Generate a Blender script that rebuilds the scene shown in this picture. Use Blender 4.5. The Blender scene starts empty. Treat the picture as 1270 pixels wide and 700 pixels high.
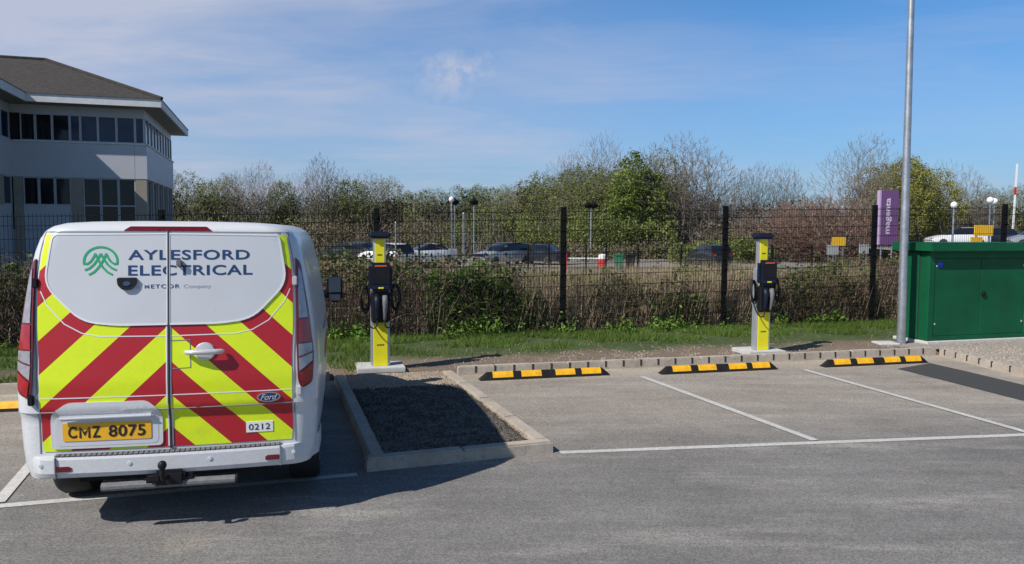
import bpy, bmesh, math, random
import numpy as np
from mathutils import Vector, Matrix, noise
R=math.radians
scene=bpy.context.scene
col=scene.collection
rnd=random.Random(7)
# ---------------------------------------------------------------- materials
def newmat(name):
    m=bpy.data.materials.new(name); m.use_nodes=True
    nt=m.node_tree; b=nt.nodes['Principled BSDF']; return m,nt,b
def N(nt,t,**k):
    n=nt.nodes.new(t)
    for a,v in k.items(): setattr(n,a,v)
    return n
def mix(nt,fac,a,b,mode='MIX'):
    n=N(nt,'ShaderNodeMix',data_type='RGBA',blend_type=mode)
    for s,v in ((n.inputs[0],fac),(n.inputs[6],a),(n.inputs[7],b)):
        if isinstance(v,(int,float)): s.default_value=v
        elif isinstance(v,(tuple,list)): s.default_value=tuple(v)+((1,) if len(v)==3 else ())
        else: nt.links.new(v,s)
    return n.outputs[2]
def noi(nt,scale,detail=4,rough=.6,vec=None,dim='3D'):
    n=N(nt,'ShaderNodeTexNoise'); n.inputs['Scale'].default_value=scale
    n.inputs['Detail'].default_value=detail; n.inputs['Roughness'].default_value=rough
    if vec is None: vec=N(nt,'ShaderNodeTexCoord').outputs['Object']
    nt.links.new(vec,n.inputs['Vector']); return n.outputs['Fac']
def ramp(nt,fac,a,b,ca=0.,cb=1.):
    n=N(nt,'ShaderNodeMapRange'); n.inputs[1].default_value=a; n.inputs[2].default_value=b
    n.inputs[3].default_value=ca; n.inputs[4].default_value=cb
    nt.links.new(fac,n.inputs[0]); return n.outputs[0]
def mth(nt,op,a,b=None):
    n=N(nt,'ShaderNodeMath',operation=op)
    for i,v in enumerate((a,b)):
        if v is None: continue
        if isinstance(v,(int,float)): n.inputs[i].default_value=v
        else: nt.links.new(v,n.inputs[i])
    return n.outputs[0]
def bump(nt,b,h,strength=.3,dist=.01):
    n=N(nt,'ShaderNodeBump'); n.inputs['Strength'].default_value=strength; n.inputs['Distance'].default_value=dist
    nt.links.new(h,n.inputs['Height']); nt.links.new(n.outputs[0],b.inputs['Normal'])
def mat(name,c,rough=.6,metal=0.,var=.12,scale=6.,coat=0.,bmp=0.,bscale=60.,spec=.5):
    m,nt,b=newmat(name)
    dark=tuple(x*(1-var) for x in c); lite=tuple(min(1,x*(1+var)) for x in c)
    f=noi(nt,scale,5,.65)
    nt.links.new(mix(nt,ramp(nt,f,.3,.7),dark,lite),b.inputs['Base Color'])
    nt.links.new(ramp(nt,noi(nt,scale*2.3,3),.3,.7,max(0,rough-.06),min(1,rough+.06)),b.inputs['Roughness'])
    b.inputs['Metallic'].default_value=metal
    b.inputs['Specular IOR Level'].default_value=spec
    if coat: b.inputs['Coat Weight'].default_value=coat; b.inputs['Coat Roughness'].default_value=.05
    if bmp: bump(nt,b,noi(nt,bscale,4),bmp,.01)
    return m
def leafmat(name,cols,rough=.7,trans=.0):
    """colour varies from leaf to leaf"""
    m,nt,b=newmat(name)
    g=N(nt,'ShaderNodeNewGeometry'); cr=N(nt,'ShaderNodeValToRGB')
    nt.links.new(g.outputs['Random Per Island'],cr.inputs[0])
    e=cr.color_ramp.elements
    while len(e)<len(cols): e.new(.5)
    for i,c in enumerate(cols):
        e[i].position=i/(len(cols)-1); e[i].color=c+(1,)
    big=noi(nt,.35,2,.5,g.outputs['Position'])
    c2=mix(nt,ramp(nt,big,.35,.65),cr.outputs[0],mix(nt,1.,cr.outputs[0],(.62,.62,.6),'MULTIPLY'))
    nt.links.new(c2,b.inputs['Base Color']); b.inputs['Roughness'].default_value=rough
    b.inputs['Specular IOR Level'].default_value=.25
    if trans:
        t=N(nt,'ShaderNodeBsdfTranslucent'); nt.links.new(c2,t.inputs[0])
        ms=N(nt,'ShaderNodeMixShader'); ms.inputs[0].default_value=trans
        out=[n for n in nt.nodes if n.type=='OUTPUT_MATERIAL'][0]
        nt.links.new(b.outputs[0],ms.inputs[1]); nt.links.new(t.outputs[0],ms.inputs[2]); nt.links.new(ms.outputs[0],out.inputs[0])
    return m
M={}
M['van_white']=None
def van_paint():
    m,nt,b=newmat('van_white_paint')
    tc=N(nt,'ShaderNodeTexCoord'); sp=N(nt,'ShaderNodeSeparateXYZ'); nt.links.new(tc.outputs['Object'],sp.inputs[0])
    dirt=mth(nt,'MULTIPLY',ramp(nt,sp.outputs[2],.25,1.1,.55,.06),ramp(nt,noi(nt,45,8,.8),.42,.8))
    mp=N(nt,'ShaderNodeMapping'); mp.inputs['Scale'].default_value=(30,30,2.2); nt.links.new(tc.outputs['Object'],mp.inputs[0])
    streak=mth(nt,'MULTIPLY',ramp(nt,noi(nt,1,6,.7,mp.outputs[0]),.5,.8),.10)
    d=mth(nt,'ADD',dirt,streak)
    nt.links.new(mix(nt,d,(.62,.635,.66),(.30,.28,.26)),b.inputs['Base Color'])
    nt.links.new(ramp(nt,d,0,.6,.28,.6),b.inputs['Roughness'])
    b.inputs['Coat Weight'].default_value=.35; b.inputs['Coat Roughness'].default_value=.08
    return m
M['van_white']=van_paint()
M['panel_white']=mat('white_door_panel_paint',(.57,.59,.62),.33,0,.03,3,.2)
def livery():
    m,nt,b=newmat('chevron_livery_film')
    tc=N(nt,'ShaderNodeTexCoord'); sp=N(nt,'ShaderNodeSeparateXYZ'); nt.links.new(tc.outputs['Object'],sp.inputs[0])
    q=mth(nt,'ADD',sp.outputs[2],mth(nt,'MULTIPLY',mth(nt,'ABSOLUTE',sp.outputs[0]),.96))
    k=mth(nt,'PINGPONG',mth(nt,'SUBTRACT',q,.667+.2113/2),.2113)     # 0 at band centres of yellow
    isred=ramp(nt,k,.1050,.1064)
    dirt=mth(nt,'MULTIPLY',ramp(nt,noi(nt,14,8,.75),.45,.8),ramp(nt,sp.outputs[2],.5,1.3,.45,.12))
    y=mix(nt,dirt,(.70,.86,.012),(.40,.44,.06)); r=mix(nt,dirt,(.42,.012,.022),(.22,.05,.045))
    hx=mth(nt,'MULTIPLY',ramp(nt,noi(nt,260,1),.4,.6),.12)
    c=mix(nt,isred,y,r); nt.links.new(mix(nt,hx,c,mix(nt,1.,c,(.75,.75,.75),'MULTIPLY')),b.inputs['Base Color'])
    b.inputs['Roughness'].default_value=.42
    return m
M['livery']=livery()
M['plate_yellow']=mat('plate_yellow_film',(.80,.42,.02),.4,0,.06)
M['ink']=mat('black_lettering',(.012,.012,.014),.5,0,.1)
M['navy']=mat('navy_lettering',(.012,.045,.14),.45,0,.1)
M['palegrey']=mat('pale_grey_lettering',(.36,.38,.42),.5,0,.1)
M['logo_green']=mat('green_emblem_film',(.01,.36,.14),.45,0,.06)
M['seam']=mat('dark_seam_gap',(.03,.03,.035),.8,0,.2)
M['softseam']=mat('grey_seam_shadow',(.22,.23,.25),.7,0,.1)
M['rim_highlight']=mat('white_edge_highlight',(.74,.75,.78),.3,0,.03,3,.2)  # paler than the body paint: highlights painted along door edges and pressings
M['black_plastic']=mat('black_plastic',(.012,.012,.014),.5,0,.25,14,spec=.25)
M['grey_plastic']=mat('scuffed_grey_plastic',(.16,.16,.165),.7,0,.25,30,0,.4,200)
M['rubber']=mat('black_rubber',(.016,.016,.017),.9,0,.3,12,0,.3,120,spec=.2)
M['silver']=mat('painted_silver',(.62,.63,.65),.3,.3,.08)
M['chrome']=mat('chrome',(.75,.76,.78),.12,1,.05)
M['lamp_red']=mat('red_lamp_lens',(.33,.006,.012),.12,0,.25,18,.8)
M['lamp_dark']=mat('dark_red_lamp_lens',(.13,.006,.012),.2,0,.2,18,.6)
M['lamp_clear']=mat('clear_lamp_lens',(.33,.32,.35),.12,.2,.25,22,.8)
M['glass_dark']=mat('dark_glass',(.012,.016,.022),.06,0,.2,3,0)
M['glass_blue']=mat('mirror_glass',(.10,.14,.2),.04,.9,.1,3)
M['black_metal']=mat('black_powder_coat',(.006,.0065,.008),.7,0,.2,spec=.15)
M['wire']=mat('dark_fence_wire',(.007,.008,.010),.7,0,.2,spec=.15)
M['galv']=mat('galvanised_steel',(.40,.42,.44),.42,.75,.22,7,0,.05,30)
M['alu']=mat('brushed_aluminium',(.52,.54,.57),.38,.6,.08)
M['charger_yellow']=mat('yellow_charger_panel',(.80,.72,.015),.45,0,.05)
M['charger_navy']=mat('dark_navy_plastic',(.010,.015,.034),.45,0,.15,spec=.3)
M['orange']=mat('orange_red_strip',(.65,.10,.03),.5,0,.1)
M['stop_yellow']=mat('yellow_reflective_rubber',(.83,.43,.01),.55,0,.18,16,0,.2,90)
M['cab_green']=mat('green_cabinet_paint',(.003,.090,.036),.55,0,.22,1.6,0,.08,120,spec=.25)
M['cab_green_side']=M['cab_green']
M['blue_tape']=mat('blue_sticker',(.02,.06,.62),.5)
M['purple']=mat('purple_sign_film',(.14,.062,.18),.55,0,.06)
M['lilac']=mat('lilac_sign_edge',(.50,.36,.56),.5,0,.06)
M['lilac_letters']=mat('pale_lilac_lettering',(.62,.55,.66),.5,0,.05)
M['white']=mat('white_paint',(.78,.78,.78),.5,0,.06)
M['yellow_sign']=mat('yellow_sign_paint',(.80,.45,.02),.5,0,.08)
M['red_plastic']=mat('red_plastic',(.50,.02,.02),.5,0,.1)
M['bin_green']=mat('green_bin_plastic',(.01,.16,.08),.5,0,.1)
M['trunk']=mat('grey_brown_bark',(.17,.145,.12),.9,0,.3,5,0,.5,30)
M['twig']=mat('bare_grey_brown_twig',(.165,.14,.12),.9,0,.35,.8)
M['twig_red']=mat('reddish_twig',(.22,.14,.11),.9,0,.3,.8)
M['twig_olive']=mat('olive_budding_twig',(.19,.175,.10),.9,0,.3,.8)
M['leaf_green']=leafmat('fresh_green_leaves',[(.17,.215,.055),(.25,.29,.08),(.12,.15,.045),(.31,.33,.13)],.6,.25)
M['leaf_bright']=leafmat('bright_spring_leaves',[(.17,.24,.045),(.24,.31,.07),(.11,.16,.035)],.6,.3)
M['leaf_yellow']=leafmat('yellow_green_blossom',[(.36,.36,.08),(.27,.28,.06),(.44,.42,.12)],.6,.3)
M['leaf_olive']=leafmat('olive_bud_leaves',[(.27,.275,.115),(.18,.185,.08),(.36,.355,.17)],.7,.2)
M['leaf_dark']=leafmat('dark_hedge_leaves',[(.07,.075,.035),(.045,.05,.025),(.11,.10,.055),(.06,.08,.03)],.8,.1)
M['leaf_brown']=leafmat('reddish_brown_buds',[(.19,.135,.095),(.14,.11,.075),(.25,.20,.14),(.13,.14,.06)],.8,.1)
M['bramble_leaf']=leafmat('bramble_leaves',[(.06,.12,.025),(.12,.19,.04),(.20,.13,.075),(.07,.10,.03),(.28,.20,.12)],.65,.2)
M['bramble_stem']=leafmat('dead_bramble_stems',[(.26,.19,.13),(.13,.09,.065),(.36,.28,.20),(.20,.10,.075)],.85)
M['dry_grass']=leafmat('dry_tan_grass',[(.46,.35,.22),(.32,.24,.15),(.58,.46,.30)],.85,.1)
M['straw']=leafmat('pale_straw',[(.55,.43,.28),(.40,.31,.20),(.66,.54,.37)],.85,.1)
M['grass_blade']=leafmat('green_grass_blades',[(.10,.20,.025),(.16,.27,.04),(.06,.12,.018),(.24,.27,.08)],.6,.25)
M['ivy']=leafmat('green_weed_leaves',[(.14,.26,.04),(.22,.35,.065),(.09,.17,.03)],.55,.25)
M['stone_mix']=leafmat('tan_gravel_stones',[(.34,.27,.20),(.46,.38,.30),(.26,.22,.18),(.52,.46,.40)],.9)
M['stone_dark']=leafmat('painted_shade_stones',[(.09,.08,.07),(.15,.13,.11),(.05,.046,.042),(.24,.20,.16)],.85)  # gravel stones in the darker tone that paints the van's shade
M['sill_white']=mat('white_cladding_panel',(.46,.48,.52),.5,0,.06,1.2)
M['fascia']=mat('weathered_white_fascia',(.62,.63,.64),.6,0,.12,2.5)
M['soffit']=mat('grey_soffit',(.24,.23,.22),.7,0,.08)
M['beige']=mat('buff_stone_column',(.30,.265,.22),.8,0,.1,4)
M['mullion']=mat('pale_window_frame',(.42,.44,.47),.5,0,.05)
M['win']=mat('painted_sky_window_glass',(.012,.030,.075),.12,0,.4,.5,spec=.3)  # blue base colour paints the sky's reflection into the panes
M['win_dark']=mat('dark_window_glass',(.008,.010,.014),.06,0,.4,.5,spec=.3)
M['win_blind']=mat('window_glass_with_blind',(.07,.08,.10),.15,0,.3,.9)
M['car_silver']=mat('silver_car_paint',(.42,.43,.44),.3,.4,.05,3,.6)
M['car_white']=mat('white_car_paint',(.75,.76,.78),.3,0,.04,3,.6)
M['car_dark']=mat('dark_blue_grey_car_paint',(.025,.03,.04),.25,.2,.05,3,.6)
M['car_blue']=mat('slate_blue_car_paint',(.06,.075,.10),.25,.3,.05,3,.6)
M['tyre']=mat('tyre_rubber',(.02,.02,.02),.8,0,.3,20)
M['line']=None
def line_mat():
    m,nt,b=newmat('worn_white_road_paint')
    f=ramp(nt,noi(nt,30,8,.85),.36,.60); g=ramp(nt,noi(nt,3,3),.3,.7)
    nt.links.new(mix(nt,mth(nt,'MULTIPLY',f,.75),mix(nt,g,(.72,.71,.68),(.58,.57,.54)),(.33,.32,.30)),b.inputs['Base Color'])
    b.inputs['Roughness'].default_value=.8; return m
M['line']=line_mat()
def asphalt():
    m,nt,b=newmat('grey_asphalt')
    g=N(nt,'ShaderNodeNewGeometry').outputs['Position']
    sp=N(nt,'ShaderNodeSeparateXYZ'); nt.links.new(g,sp.inputs[0])
    vo=N(nt,'ShaderNodeTexVoronoi'); vo.inputs['Scale'].default_value=115; nt.links.new(g,vo.inputs['Vector'])
    cs=N(nt,'ShaderNodeSeparateColor'); nt.links.new(vo.outputs['Color'],cs.inputs[0])
    speck=ramp(nt,cs.outputs[0],0,1,.66,1.38)
    fine=ramp(nt,noi(nt,420,3,.7,g),.3,.7,.8,1.2)
    # the bays beyond the front line are browner and dustier than the road
    d=mth(nt,'SUBTRACT',sp.outputs[1],mth(nt,'MULTIPLY',sp.outputs[0],.2))
    bay=ramp(nt,mth(nt,'ADD',d,mth(nt,'MULTIPLY',noi(nt,1.3,3,.6,g),.8)),6.3,8.3)
    base=mix(nt,bay,(.214,.205,.195),(.330,.293,.250))
    big=ramp(nt,noi(nt,.55,7,.7,g),.32,.68,.80,1.15)
    mp=N(nt,'ShaderNodeMapping'); mp.inputs['Rotation'].default_value=(0,0,R(-12)); mp.inputs['Scale'].default_value=(.5,2.6,1); nt.links.new(g,mp.inputs[0])
    drag=ramp(nt,noi(nt,1.4,7,.7,mp.outputs[0]),.30,.72,.80,1.14)
    dust=mth(nt,'MULTIPLY',ramp(nt,noi(nt,1.1,8,.7,mp.outputs[0]),.53,.70),.62)
    oil=ramp(nt,noi(nt,1.7,3,.5,g),.70,.76)
    v=mth(nt,'MULTIPLY',mth(nt,'MULTIPLY',speck,fine),mth(nt,'MULTIPLY',big,drag))
    cv=N(nt,'ShaderNodeCombineColor')
    for i in range(3): nt.links.new(v,cv.inputs[i])
    tan=mth(nt,'MULTIPLY',ramp(nt,noi(nt,.8,6,.7,g),.60,.74),.55)
    c=mix(nt,dust,base,(.40,.375,.335)); c=mix(nt,tan,c,(.40,.325,.235))
    cr=N(nt,'ShaderNodeTexVoronoi',feature='DISTANCE_TO_EDGE'); cr.inputs['Scale'].default_value=.55
    wv=N(nt,'ShaderNodeVectorMath',operation='ADD'); nz=N(nt,'ShaderNodeTexNoise'); nz.inputs['Scale'].default_value=2.2; nz.inputs['Detail'].default_value=6; nt.links.new(g,nz.inputs['Vector'])
    nt.links.new(g,wv.inputs[0]); nt.links.new(nz.outputs['Color'],wv.inputs[1]); nt.links.new(wv.outputs[0],cr.inputs['Vector'])
    dk=mth(nt,'SUBTRACT',mth(nt,'ADD',10.17,mth(nt,'MULTIPLY',sp.outputs[0],.254)),sp.outputs[1])
    c=mix(nt,mth(nt,'MULTIPLY',ramp(nt,mth(nt,'ADD',dk,mth(nt,'MULTIPLY',noi(nt,2.5,5,.7,g),.9)),1.15,.55),.7),c,(.46,.39,.30))
    crack=mth(nt,'MULTIPLY',ramp(nt,cr.outputs['Distance'],.004,.0,0,1),ramp(nt,noi(nt,.5,2,.5,g),.52,.62))
    c=mix(nt,mth(nt,'MULTIPLY',crack,.55),c,(.07,.065,.06))
    c=mix(nt,mth(nt,'MULTIPLY',oil,.5),c,(.06,.058,.055))
    nt.links.new(mix(nt,1.,c,cv.outputs[0],'MULTIPLY'),b.inputs['Base Color'])
    b.inputs['Roughness'].default_value=.88; b.inputs['Specular IOR Level'].default_value=.3
    bump(nt,b,mth(nt,'ADD',cs.outputs[1],noi(nt,300,3,.7,g)),.55,.006)
    return m
M['asphalt']=asphalt()
def patch_mat():
    m,nt,b=newmat('new_dark_asphalt'); f=noi(nt,160,5,.8)
    nt.links.new(mix(nt,ramp(nt,f,.3,.7),(.022,.022,.024),(.085,.083,.082)),b.inputs['Base Color']); b.inputs['Roughness'].default_value=.85
    bump(nt,b,f,.6,.008); return m
M['new_asphalt']=patch_mat()
def kerb_mat():
    m,nt,b=newmat('weathered_concrete_kerb')
    c=mix(nt,ramp(nt,noi(nt,2.4,6,.7),.3,.7),(.34,.29,.235),(.52,.46,.385))
    c=mix(nt,mth(nt,'MULTIPLY',ramp(nt,noi(nt,24,6,.8),.5,.72),.5),c,(.12,.10,.085))
    nt.links.new(c,b.inputs['Base Color']); b.inputs['Roughness'].default_value=.9; bump(nt,b,noi(nt,90,5,.7),.5,.006); return m
M['kerb']=kerb_mat()
M['concrete']=mat('pale_concrete',(.52,.51,.49),.85,0,.1,9,0,.3,80)
def ground_mat():
    m,nt,b=newmat('soil_and_rough_grass')
    g=N(nt,'ShaderNodeNewGeometry').outputs['Position']
    sp=N(nt,'ShaderNodeSeparateXYZ'); nt.links.new(g,sp.inputs[0])
    d=mth(nt,'SUBTRACT',mth(nt,'SUBTRACT',sp.outputs[1],mth(nt,'MULTIPLY',sp.outputs[0],.254)),10.17)
    dn=mth(nt,'ADD',d,mth(nt,'MULTIPLY',mth(nt,'SUBTRACT',noi(nt,1.2,5,.65,g),.5),1.4))
    soil=mix(nt,ramp(nt,noi(nt,30,8,.8,g),.35,.65),(.12,.085,.058),(.30,.23,.165))
    turf=mix(nt,ramp(nt,noi(nt,9,6,.7,g),.35,.65),(.035,.06,.014),(.085,.12,.03))
    rough=mix(nt,ramp(nt,noi(nt,.5,6,.7,g),.38,.62),(.11,.095,.05),(.07,.105,.028))
    c=mix(nt,ramp(nt,dn,.9,1.5),soil,turf); c=mix(nt,ramp(nt,dn,4,6),c,rough)
    nt.links.new(c,b.inputs['Base Color']); b.inputs['Roughness'].default_value=.95
    bump(nt,b,noi(nt,22,8,.75,g),.8,.04); return m
M['ground']=ground_mat()
def gravel_mat(name,a,c_):
    m,nt,b=newmat(name)
    g=N(nt,'ShaderNodeNewGeometry').outputs['Position']
    vo=N(nt,'ShaderNodeTexVoronoi'); vo.inputs['Scale'].default_value=62; nt.links.new(g,vo.inputs['Vector'])
    cs=N(nt,'ShaderNodeSeparateColor'); nt.links.new(vo.outputs['Color'],cs.inputs[0])
    nt.links.new(mix(nt,cs.outputs[0],a,c_),b.inputs['Base Color']); b.inputs['Roughness'].default_value=.9
    bump(nt,b,ramp(nt,vo.outputs['Distance'],0,.6,1,0),1.,.012); return m
M['gravel']=gravel_mat('tan_gravel_bed',(.28,.215,.155),(.60,.49,.38))
M['gravel_grey']=gravel_mat('grey_pink_gravel_bed',(.22,.19,.165),(.50,.45,.40))
M['shade_gravel']=gravel_mat('painted_shade_gravel_bed',(.06,.052,.045),(.23,.20,.17))  # gravel darkened to stand in for the van's shadow
def roof_mat():
    m,nt,b=newmat('brown_roof_tiles')
    tc=N(nt,'ShaderNodeTexCoord'); sp=N(nt,'ShaderNodeSeparateXYZ'); nt.links.new(tc.outputs['Object'],sp.inputs[0])
    row=mth(nt,'FRACT',mth(nt,'MULTIPLY',sp.outputs[2],6.2))
    c=mix(nt,ramp(nt,noi(nt,5,6,.75),.3,.7),(.024,.022,.021),(.066,.058,.053))
    c=mix(nt,ramp(nt,row,.0,.25,.6,0.),c,(.02,.017,.015))
    nt.links.new(c,b.inputs['Base Color']); b.inputs['Roughness'].default_value=.9; bump(nt,b,row,.6,.03); return m
M['roof']=roof_mat()
M['track']=mat('pale_grey_road_surface',(.23,.22,.21),.9,0,.15,.3)
M['warehouse']=mat('pale_metal_cladding',(.36,.37,.38),.6,0,.08,.1)
# ---------------------------------------------------------------- object helpers
def tag(o,label=None,cat=None,group=None,kind=None):
    if label: o['label']=label
    if cat: o['category']=cat
    if group: o['group']=group
    if kind: o['kind']=kind
    return o
def empty(name,loc,rz,label,cat,group=None):
    o=bpy.data.objects.new(name,None); col.objects.link(o); o.location=loc; o.rotation_euler=(0,0,rz)
    o.empty_display_size=.2
    return tag(o,label,cat,group)
def link(name,me,m,parent=None,smooth=False):
    for x in (m if isinstance(m,(list,tuple)) else [m]): me.materials.append(x)
    o=bpy.data.objects.new(name,me); col.objects.link(o)
    if parent: o.parent=parent
    if smooth: me.polygons.foreach_set('use_smooth',[True]*len(me.polygons)); me.update()
    return o
def obj(name,bm,m,parent=None,smooth=False,angle=None):
    me=bpy.data.meshes.new(name); bm.to_mesh(me); bm.free()
    o=link(name,me,m,parent,smooth)
    if angle is not None:
        me.polygons.foreach_set('use_smooth',[True]*len(me.polygons)); 
        try: me.set_sharp_from_angle(angle=R(angle))
        except Exception: pass
    return o
def pyobj(name,v,f,m,parent=None,smooth=False):
    me=bpy.data.meshes.new(name); me.from_pydata(v,[],f); me.update(); return link(name,me,m,parent,smooth)
def npmesh(name,verts,k,m,parent=None,mi=None):
    """verts: (n,k,3) array: n separate k-gons"""
    n=len(verts); me=bpy.data.meshes.new(name)
    me.vertices.add(n*k); me.vertices.foreach_set('co',np.ascontiguousarray(verts,dtype=np.float32).ravel())
    me.loops.add(n*k); me.loops.foreach_set('vertex_index',np.arange(n*k,dtype=np.int32))
    me.polygons.add(n); me.polygons.foreach_set('loop_start',np.arange(0,n*k,k,dtype=np.int32))
    me.polygons.foreach_set('loop_total',np.full(n,k,dtype=np.int32))
    me.update(calc_edges=True)
    return link(name,me,m,parent)
def B(bm,x0,x1,y0,y1,z0,z1,bev=0,seg=1,mi=0):
    vs=[bm.verts.new((x,y,z)) for z in (z0,z1) for x,y in ((x0,y0),(x1,y0),(x1,y1),(x0,y1))]
    fs=[bm.faces.new([vs[i] for i in q]) for q in ((3,2,1,0),(4,5,6,7),(0,1,5,4),(1,2,6,5),(2,3,7,6),(3,0,4,7))]
    for f in fs: f.material_index=mi
    if bev:
        es=list({e for f in fs for e in f.edges})
        bmesh.ops.bevel(bm,geom=es,offset=bev,segments=seg,affect='EDGES',clamp_overlap=True)
def box(name,m,parent,*a,**k):
    bm=bmesh.new(); B(bm,*a,**k); return obj(name,bm,m,parent)
def tube(bm,pts,r,n=8,cap=True,radii=None):
    pts=[Vector(p) for p in pts]; rings=[]
    prev=None
    for i,p in enumerate(pts):
        d=(pts[min(i+1,len(pts)-1)]-pts[max(i-1,0)]).normalized()
        a=Vector((0,0,1)) if abs(d.z)<.9 else Vector((1,0,0))
        if prev is not None: a=prev
        u=(a-d*a.dot(d)).normalized(); prev=u; w=d.cross(u)
        rr=radii[i] if radii else r
        rings.append([bm.verts.new(p+(u*math.cos(t)+w*math.sin(t))*rr) for t in [2*math.pi*k/n for k in range(n)]])
    for a,b in zip(rings,rings[1:]):
        for k in range(n): bm.faces.new((a[k],a[(k+1)%n],b[(k+1)%n],b[k]))
    if cap: bm.faces.new(rings[0][::-1]); bm.faces.new(rings[-1])
def lathe(bm,prof,c,axis='z',n=20):
    """prof: (radius, height) pairs"""
    rings=[]
    for r,h in prof:
        ring=[]
        for k in range(n):
            t=2*math.pi*k/n; a,b_=r*math.cos(t),r*math.sin(t)
            p=(a,b_,h) if axis=='z' else (h,a,b_) if axis=='x' else (a,h,b_)
            ring.append(bm.verts.new(Vector(c)+Vector(p)))
        rings.append(ring)
    for a,b_ in zip(rings,rings[1:]):
        for k in range(n): bm.faces.new((a[k],a[(k+1)%n],b_[(k+1)%n],b_[k]))
    bm.faces.new(rings[0][::-1]); bm.faces.new(rings[-1])
    bmesh.ops.recalc_face_normals(bm,faces=bm.faces)
def textmesh(s,bold=0.,spacing=1.):
    cu=bpy.data.curves.new('t','FONT'); cu.body=s; cu.size=1; cu.offset=bold; cu.space_character=spacing; cu.resolution_u=4
    o=bpy.data.objects.new('t',cu); col.objects.link(o)
    dg=bpy.context.evaluated_depsgraph_get(); me=bpy.data.meshes.new_from_object(o.evaluated_get(dg))
    v=[tuple(p.co) for p in me.vertices]; f=[tuple(p.vertices) for p in me.polygons]
    bpy.data.objects.remove(o); bpy.data.curves.remove(cu); bpy.data.meshes.remove(me)
    return v,f
def textobj(s,x0,x1,z0,z1,place,m,name,parent,bold=0.,spacing=1.,ref=None):
    """lettering fitted in a rectangle, place(x,z) gives the point on the carrying surface"""
    v,f=textmesh(s,bold,spacing)
    ax,bx=min(p[0] for p in v),max(p[0] for p in v); ay,by=min(p[1] for p in v),max(p[1] for p in v)
    vv=[place(x0+(p[0]-ax)/(bx-ax)*(x1-x0),z0+(p[1]-ay)/(by-ay)*(z1-z0)) for p in v]
    return pyobj(name,vv,f,m,parent)
def copy_tree(o,parent=None):
    c=o.copy(); col.objects.link(c)
    if parent: c.parent=parent
    for ch in list(o.children): copy_tree(ch,c)
    return c
# ---------------------------------------------------------------- the van
VAN=empty('panel_van',(-2.15,4.753,0),R(13),'white panel van with red and yellow chevrons on its rear doors, beside the island','van')
ZW=[(.36,.855),(.45,.885),(.60,.898),(.80,.905),(1.00,.905),(1.20,.893),(1.40,.871),(1.60,.842),(1.76,.806),(1.84,.778),(1.89,.745),(1.92,.705),(1.940,.64),(1.950,.50),(1.955,.25)]
def hw(z):
    if z<=ZW[0][0]: return ZW[0][1]
    for (a,wa),(b_,wb) in zip(ZW,ZW[1:]):
        if z<=b_: return wa+(wb-wa)*(z-a)/(b_-a)
    return ZW[-1][1]
def yb(z):
    l=0 if z<.95 else (z-.95)*.11
    if z<.776: l+=.008+.020*min(1,(.776-z)/.045)
    if z>1.89: l+=((z-1.89)/.065)**2*.09
    return l
RC=.135
def rear(x,z):
    w=hw(z); ax=min(abs(x),w); y=yb(z)+.030*(ax/.75)**2
    xc=w-RC
    if ax>xc: y+=RC-math.sqrt(max(0,RC*RC-(ax-xc)**2))
    return y
def yf(z):
    if z<.5: return 4.50
    if z<.95: return 4.53-(z-.5)*.18
    if z<1.18: return 4.45-(z-.95)*2.4
    return 3.90-(z-1.18)*1.30
def van_loop(z):
    w=hw(z); pts=[]
    xs=[-w+w*2*i/2 for i in (0,1,2)]
    n=13
    for i in range(n+1):                      # rear, left to right
        x=-(w-RC)+2*(w-RC)*i/n; pts.append((x,rear(x,z)))
    for i in range(1,7):                      # corner
        t=i/6*math.pi/2; x=w-RC+RC*math.sin(t); pts.append((x,yb(z)+.030*(x/.75)**2+RC-RC*math.cos(t)))
    y0=pts[-1][1]; y1=yf(z)-.45
    for i in range(1,9):                      # side, swelling a little towards the middle
        t=i/8; pts.append((w+.035*math.sin(t*math.pi*.9)*(1 if z<1.9 else .4),y0+(y1-y0)*t))
    we=pts[-1][0]
    for i in range(1,7):                      # front corner
        t=i/6*math.pi/2; pts.append((we-.35+.35*math.cos(t),y1+.38*math.sin(t)))
    yfr=pts[-1][1]
    right=pts[n+1:]
    m=[(0,yfr+.05)]
    left=[(-x,y) for x,y in right[::-1]]
    return pts+m+left
bm=bmesh.new(); rings=[]
zs=[.36,.45,.55,.66,.70,.731,.750,.7755,.7765,.9,1.0,1.1,1.18,1.28,1.4,1.5,1.6,1.7,1.76,1.80,1.84,1.87,1.89,1.905,1.92,1.932,1.940,1.946,1.950,1.955]
for z in zs: rings.append([bm.verts.new((x,y,z)) for x,y in van_loop(z)])
L=len(rings[0])
for a,b_ in zip(rings,rings[1:]):
    for k in range(L): bm.faces.new((a[k],a[(k+1)%L],b_[(k+1)%L],b_[k]))
bm.faces.new(rings[-1]); bm.faces.new(rings[0][::-1])
# windscreen faces are glass
for f in bm.faces:
    c=f.calc_center_median(); n=f.normal
    f.normal_update()
    if 1.22<c.z<1.80 and c.y>yf(c.z)-.16 and abs(c.x)<hw(c.z)-.10: f.material_index=1
body=obj('body',bm,[M['van_white'],M['glass_dark']],VAN,angle=35)
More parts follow.
